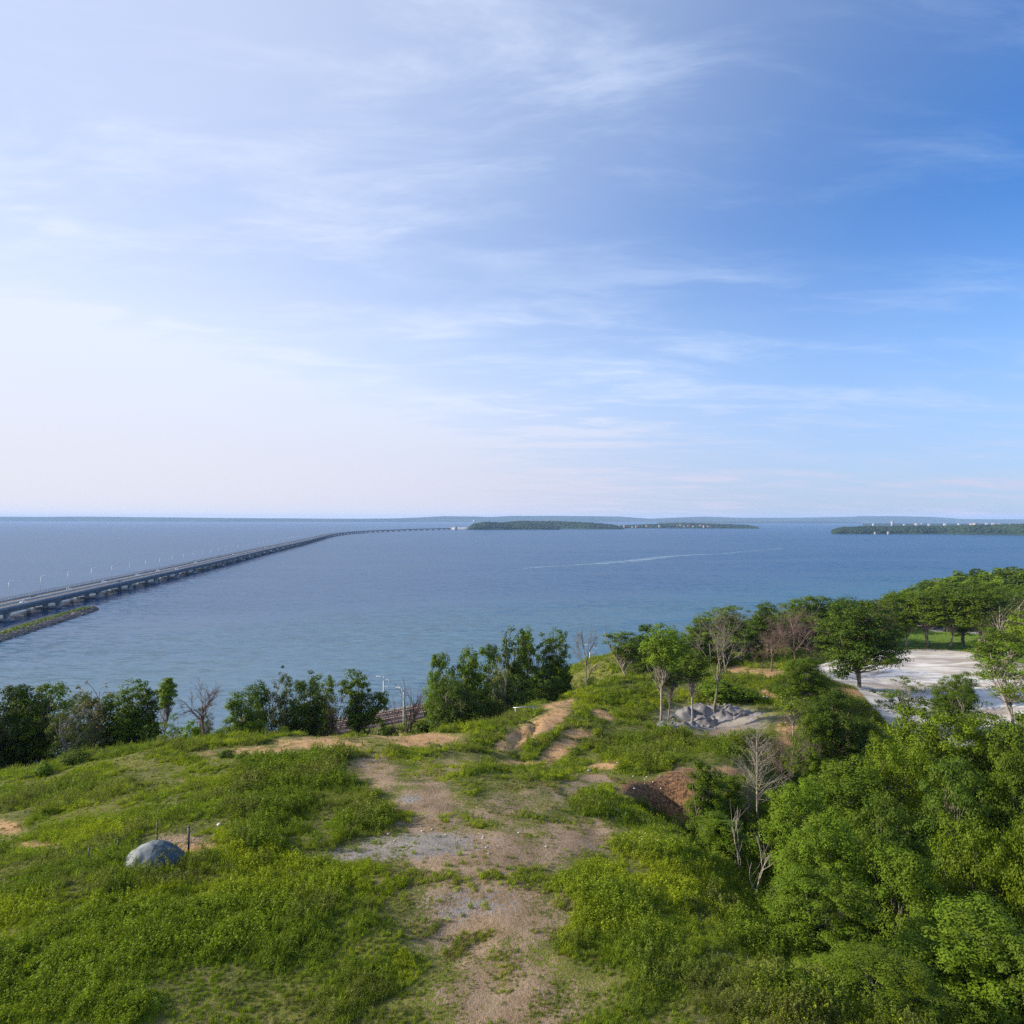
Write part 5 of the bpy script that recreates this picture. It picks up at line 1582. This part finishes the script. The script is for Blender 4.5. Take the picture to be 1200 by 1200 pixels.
bo = rsweep([(-5.6, 3.3), (-4.3, 4.0), (4.3, 4.0), (5.6, 3.3)][::-1]).build('ballast_bed', M_BALLAST); tag(bo, kind='structure')
rl = np.concatenate([[0], np.cumsum(np.hypot(*np.diff(P_, axis=0).T))])
for c_, lab in ((-2.1, 'railway track on the landward side of the ballast bed'), (2.1, 'railway track on the seaward side of the ballast bed')):
    o = empty('railway_track', (P_[0][0], P_[0][1], 0)); tag(o, lab, 'railway track')
    for s_ in (-.76, .76):
        rsweep([(c_ + s_ - .04, 4.2), (c_ + s_ - .04, 4.38), (c_ + s_ + .04, 4.38), (c_ + s_ + .04, 4.2)][::-1]).build('rail', M_RAIL, o, loc=(-P_[0][0], -P_[0][1], 0))
    mb = MB()
    for d_ in np.arange(0, rl[-1], .62):
        x = np.interp(d_, rl, P_[:, 0]); y = np.interp(d_, rl, P_[:, 1]); nx_ = np.interp(d_, rl, N_2[:, 0]); ny_ = np.interp(d_, rl, N_2[:, 1])
        mb.box((x + nx_ * c_ - P_[0][0], y + ny_ * c_ - P_[0][1], 4.1), (2.6, .26, .19), rz=math.atan2(ny_, nx_))
    so_ = mb.build('sleepers', M_SLEEPER, o); so_['kind'] = 'stuff'


def mast(px, D, ytop, side, lab):
    d_ = D
    i = np.argmin(abs(RP[:, 0] - x_at(px, D)) + abs(RP[:, 1] - D))
    x = x_at(px, D); z = hz(x, D)
    top = at(px, ytop, D)[2]
    n_ = rN[i] * (-side)                         # towards the track
    o = empty('railway_mast', (x, D, z)); tag(o, lab, 'railway mast')
    h = top - z
    MB().tube([(0, 0, -.5), (0, 0, h * .5), (0, 0, h)], [.24, .21, .17], 8).build('pole', M_CONCRETE_PALE, o)
    a = np.array([n_[0], n_[1]]) * 2.9
    MB().tube([(0, 0, h - 1.0), (a[0] * .5, a[1] * .5, h - .35), (a[0], a[1], h - .2)], .05, 5).tube([(0, 0, h - 2.6), (a[0] * .9, a[1] * .9, h - 1.9)], .04, 5).tube([(a[0] * .95, a[1] * .95, h - .2), (a[0] * .9, a[1] * .9, h - 1.9)], .03, 5).build('bracket_arm', M_STEEL, o)
    lx = -2.0
    MB().tube([(0, 0, h - .1), (-1.9, 0, h + .15)], .06, 5).box((-1.7, 0, h - .02), (.28, .2, .32)).box((-.9, 0, h - .1), (.2, .2, .5)).build('insulator_arm', M_CONCRETE_PALE, o)
    return o


mast(450.5, 173, 793, 1, 'pale concrete railway mast between the sea and the track, left one')
mast(474, 164, 806, -1, 'railway mast standing inside the bare purple brown tree')
mast(691.5, 220, 756, 1, 'pale concrete railway mast right of the leaning dead tree')
mast(719.5, 213, 774, -1, 'short looking railway mast left of the leaning trunk tree')

# small things by the road behind the lawn
for px, py, w, lab in ((1107, 738.5, .6, 'dark litter bin beside the far path'),):
    q = on_z(px, py, 28); o = empty('litter_bin', (q[0], q[1], hz(q[0], q[1]))); tag(o, lab, 'litter bin')
    MB().tube([(0, 0, 0), (0, 0, .9)], [.26, .32], 10).build('drum', M_DARKSTEEL, o); MB().tube([(0, 0, .9), (0, 0, 1.0)], [.36, .2], 10).build('lid', M_DARKSTEEL, o)
q = on_z(1114, 739, 28); zb = hz(q[0], q[1])
o = empty('park_bench', (q[0], q[1], zb), R(8)); tag(o, 'dark bench beside the far path', 'bench')
MB().box((0, 0, .45), (1.8, .45, .06)).build('seat', M_BARK_BROWN, o); MB().box((0, .24, .75), (1.8, .05, .4), rot=(-.15, 0, 0)).build('backrest', M_BARK_BROWN, o)
for s_ in (-.75, .75): MB().box((s_, 0, .21), (.08, .42, .42)).build('leg', M_DARKSTEEL, o)

# ------------------------------------------------------------------ haze
m, b, out = new_mat('haze')
pv = b.node('ShaderNodeVolumePrincipled', {'Color': (0.44, 0.65, 1.0, 1), 'Density': 5.2e-5, 'Anisotropy': 0.0})
b.l.new(pv.outputs[0], out.inputs['Volume'])
hb = MB().box((0, 0, 57.5), (31800, 31800, 135)).build('haze', m)
tag(hb, kind='stuff')
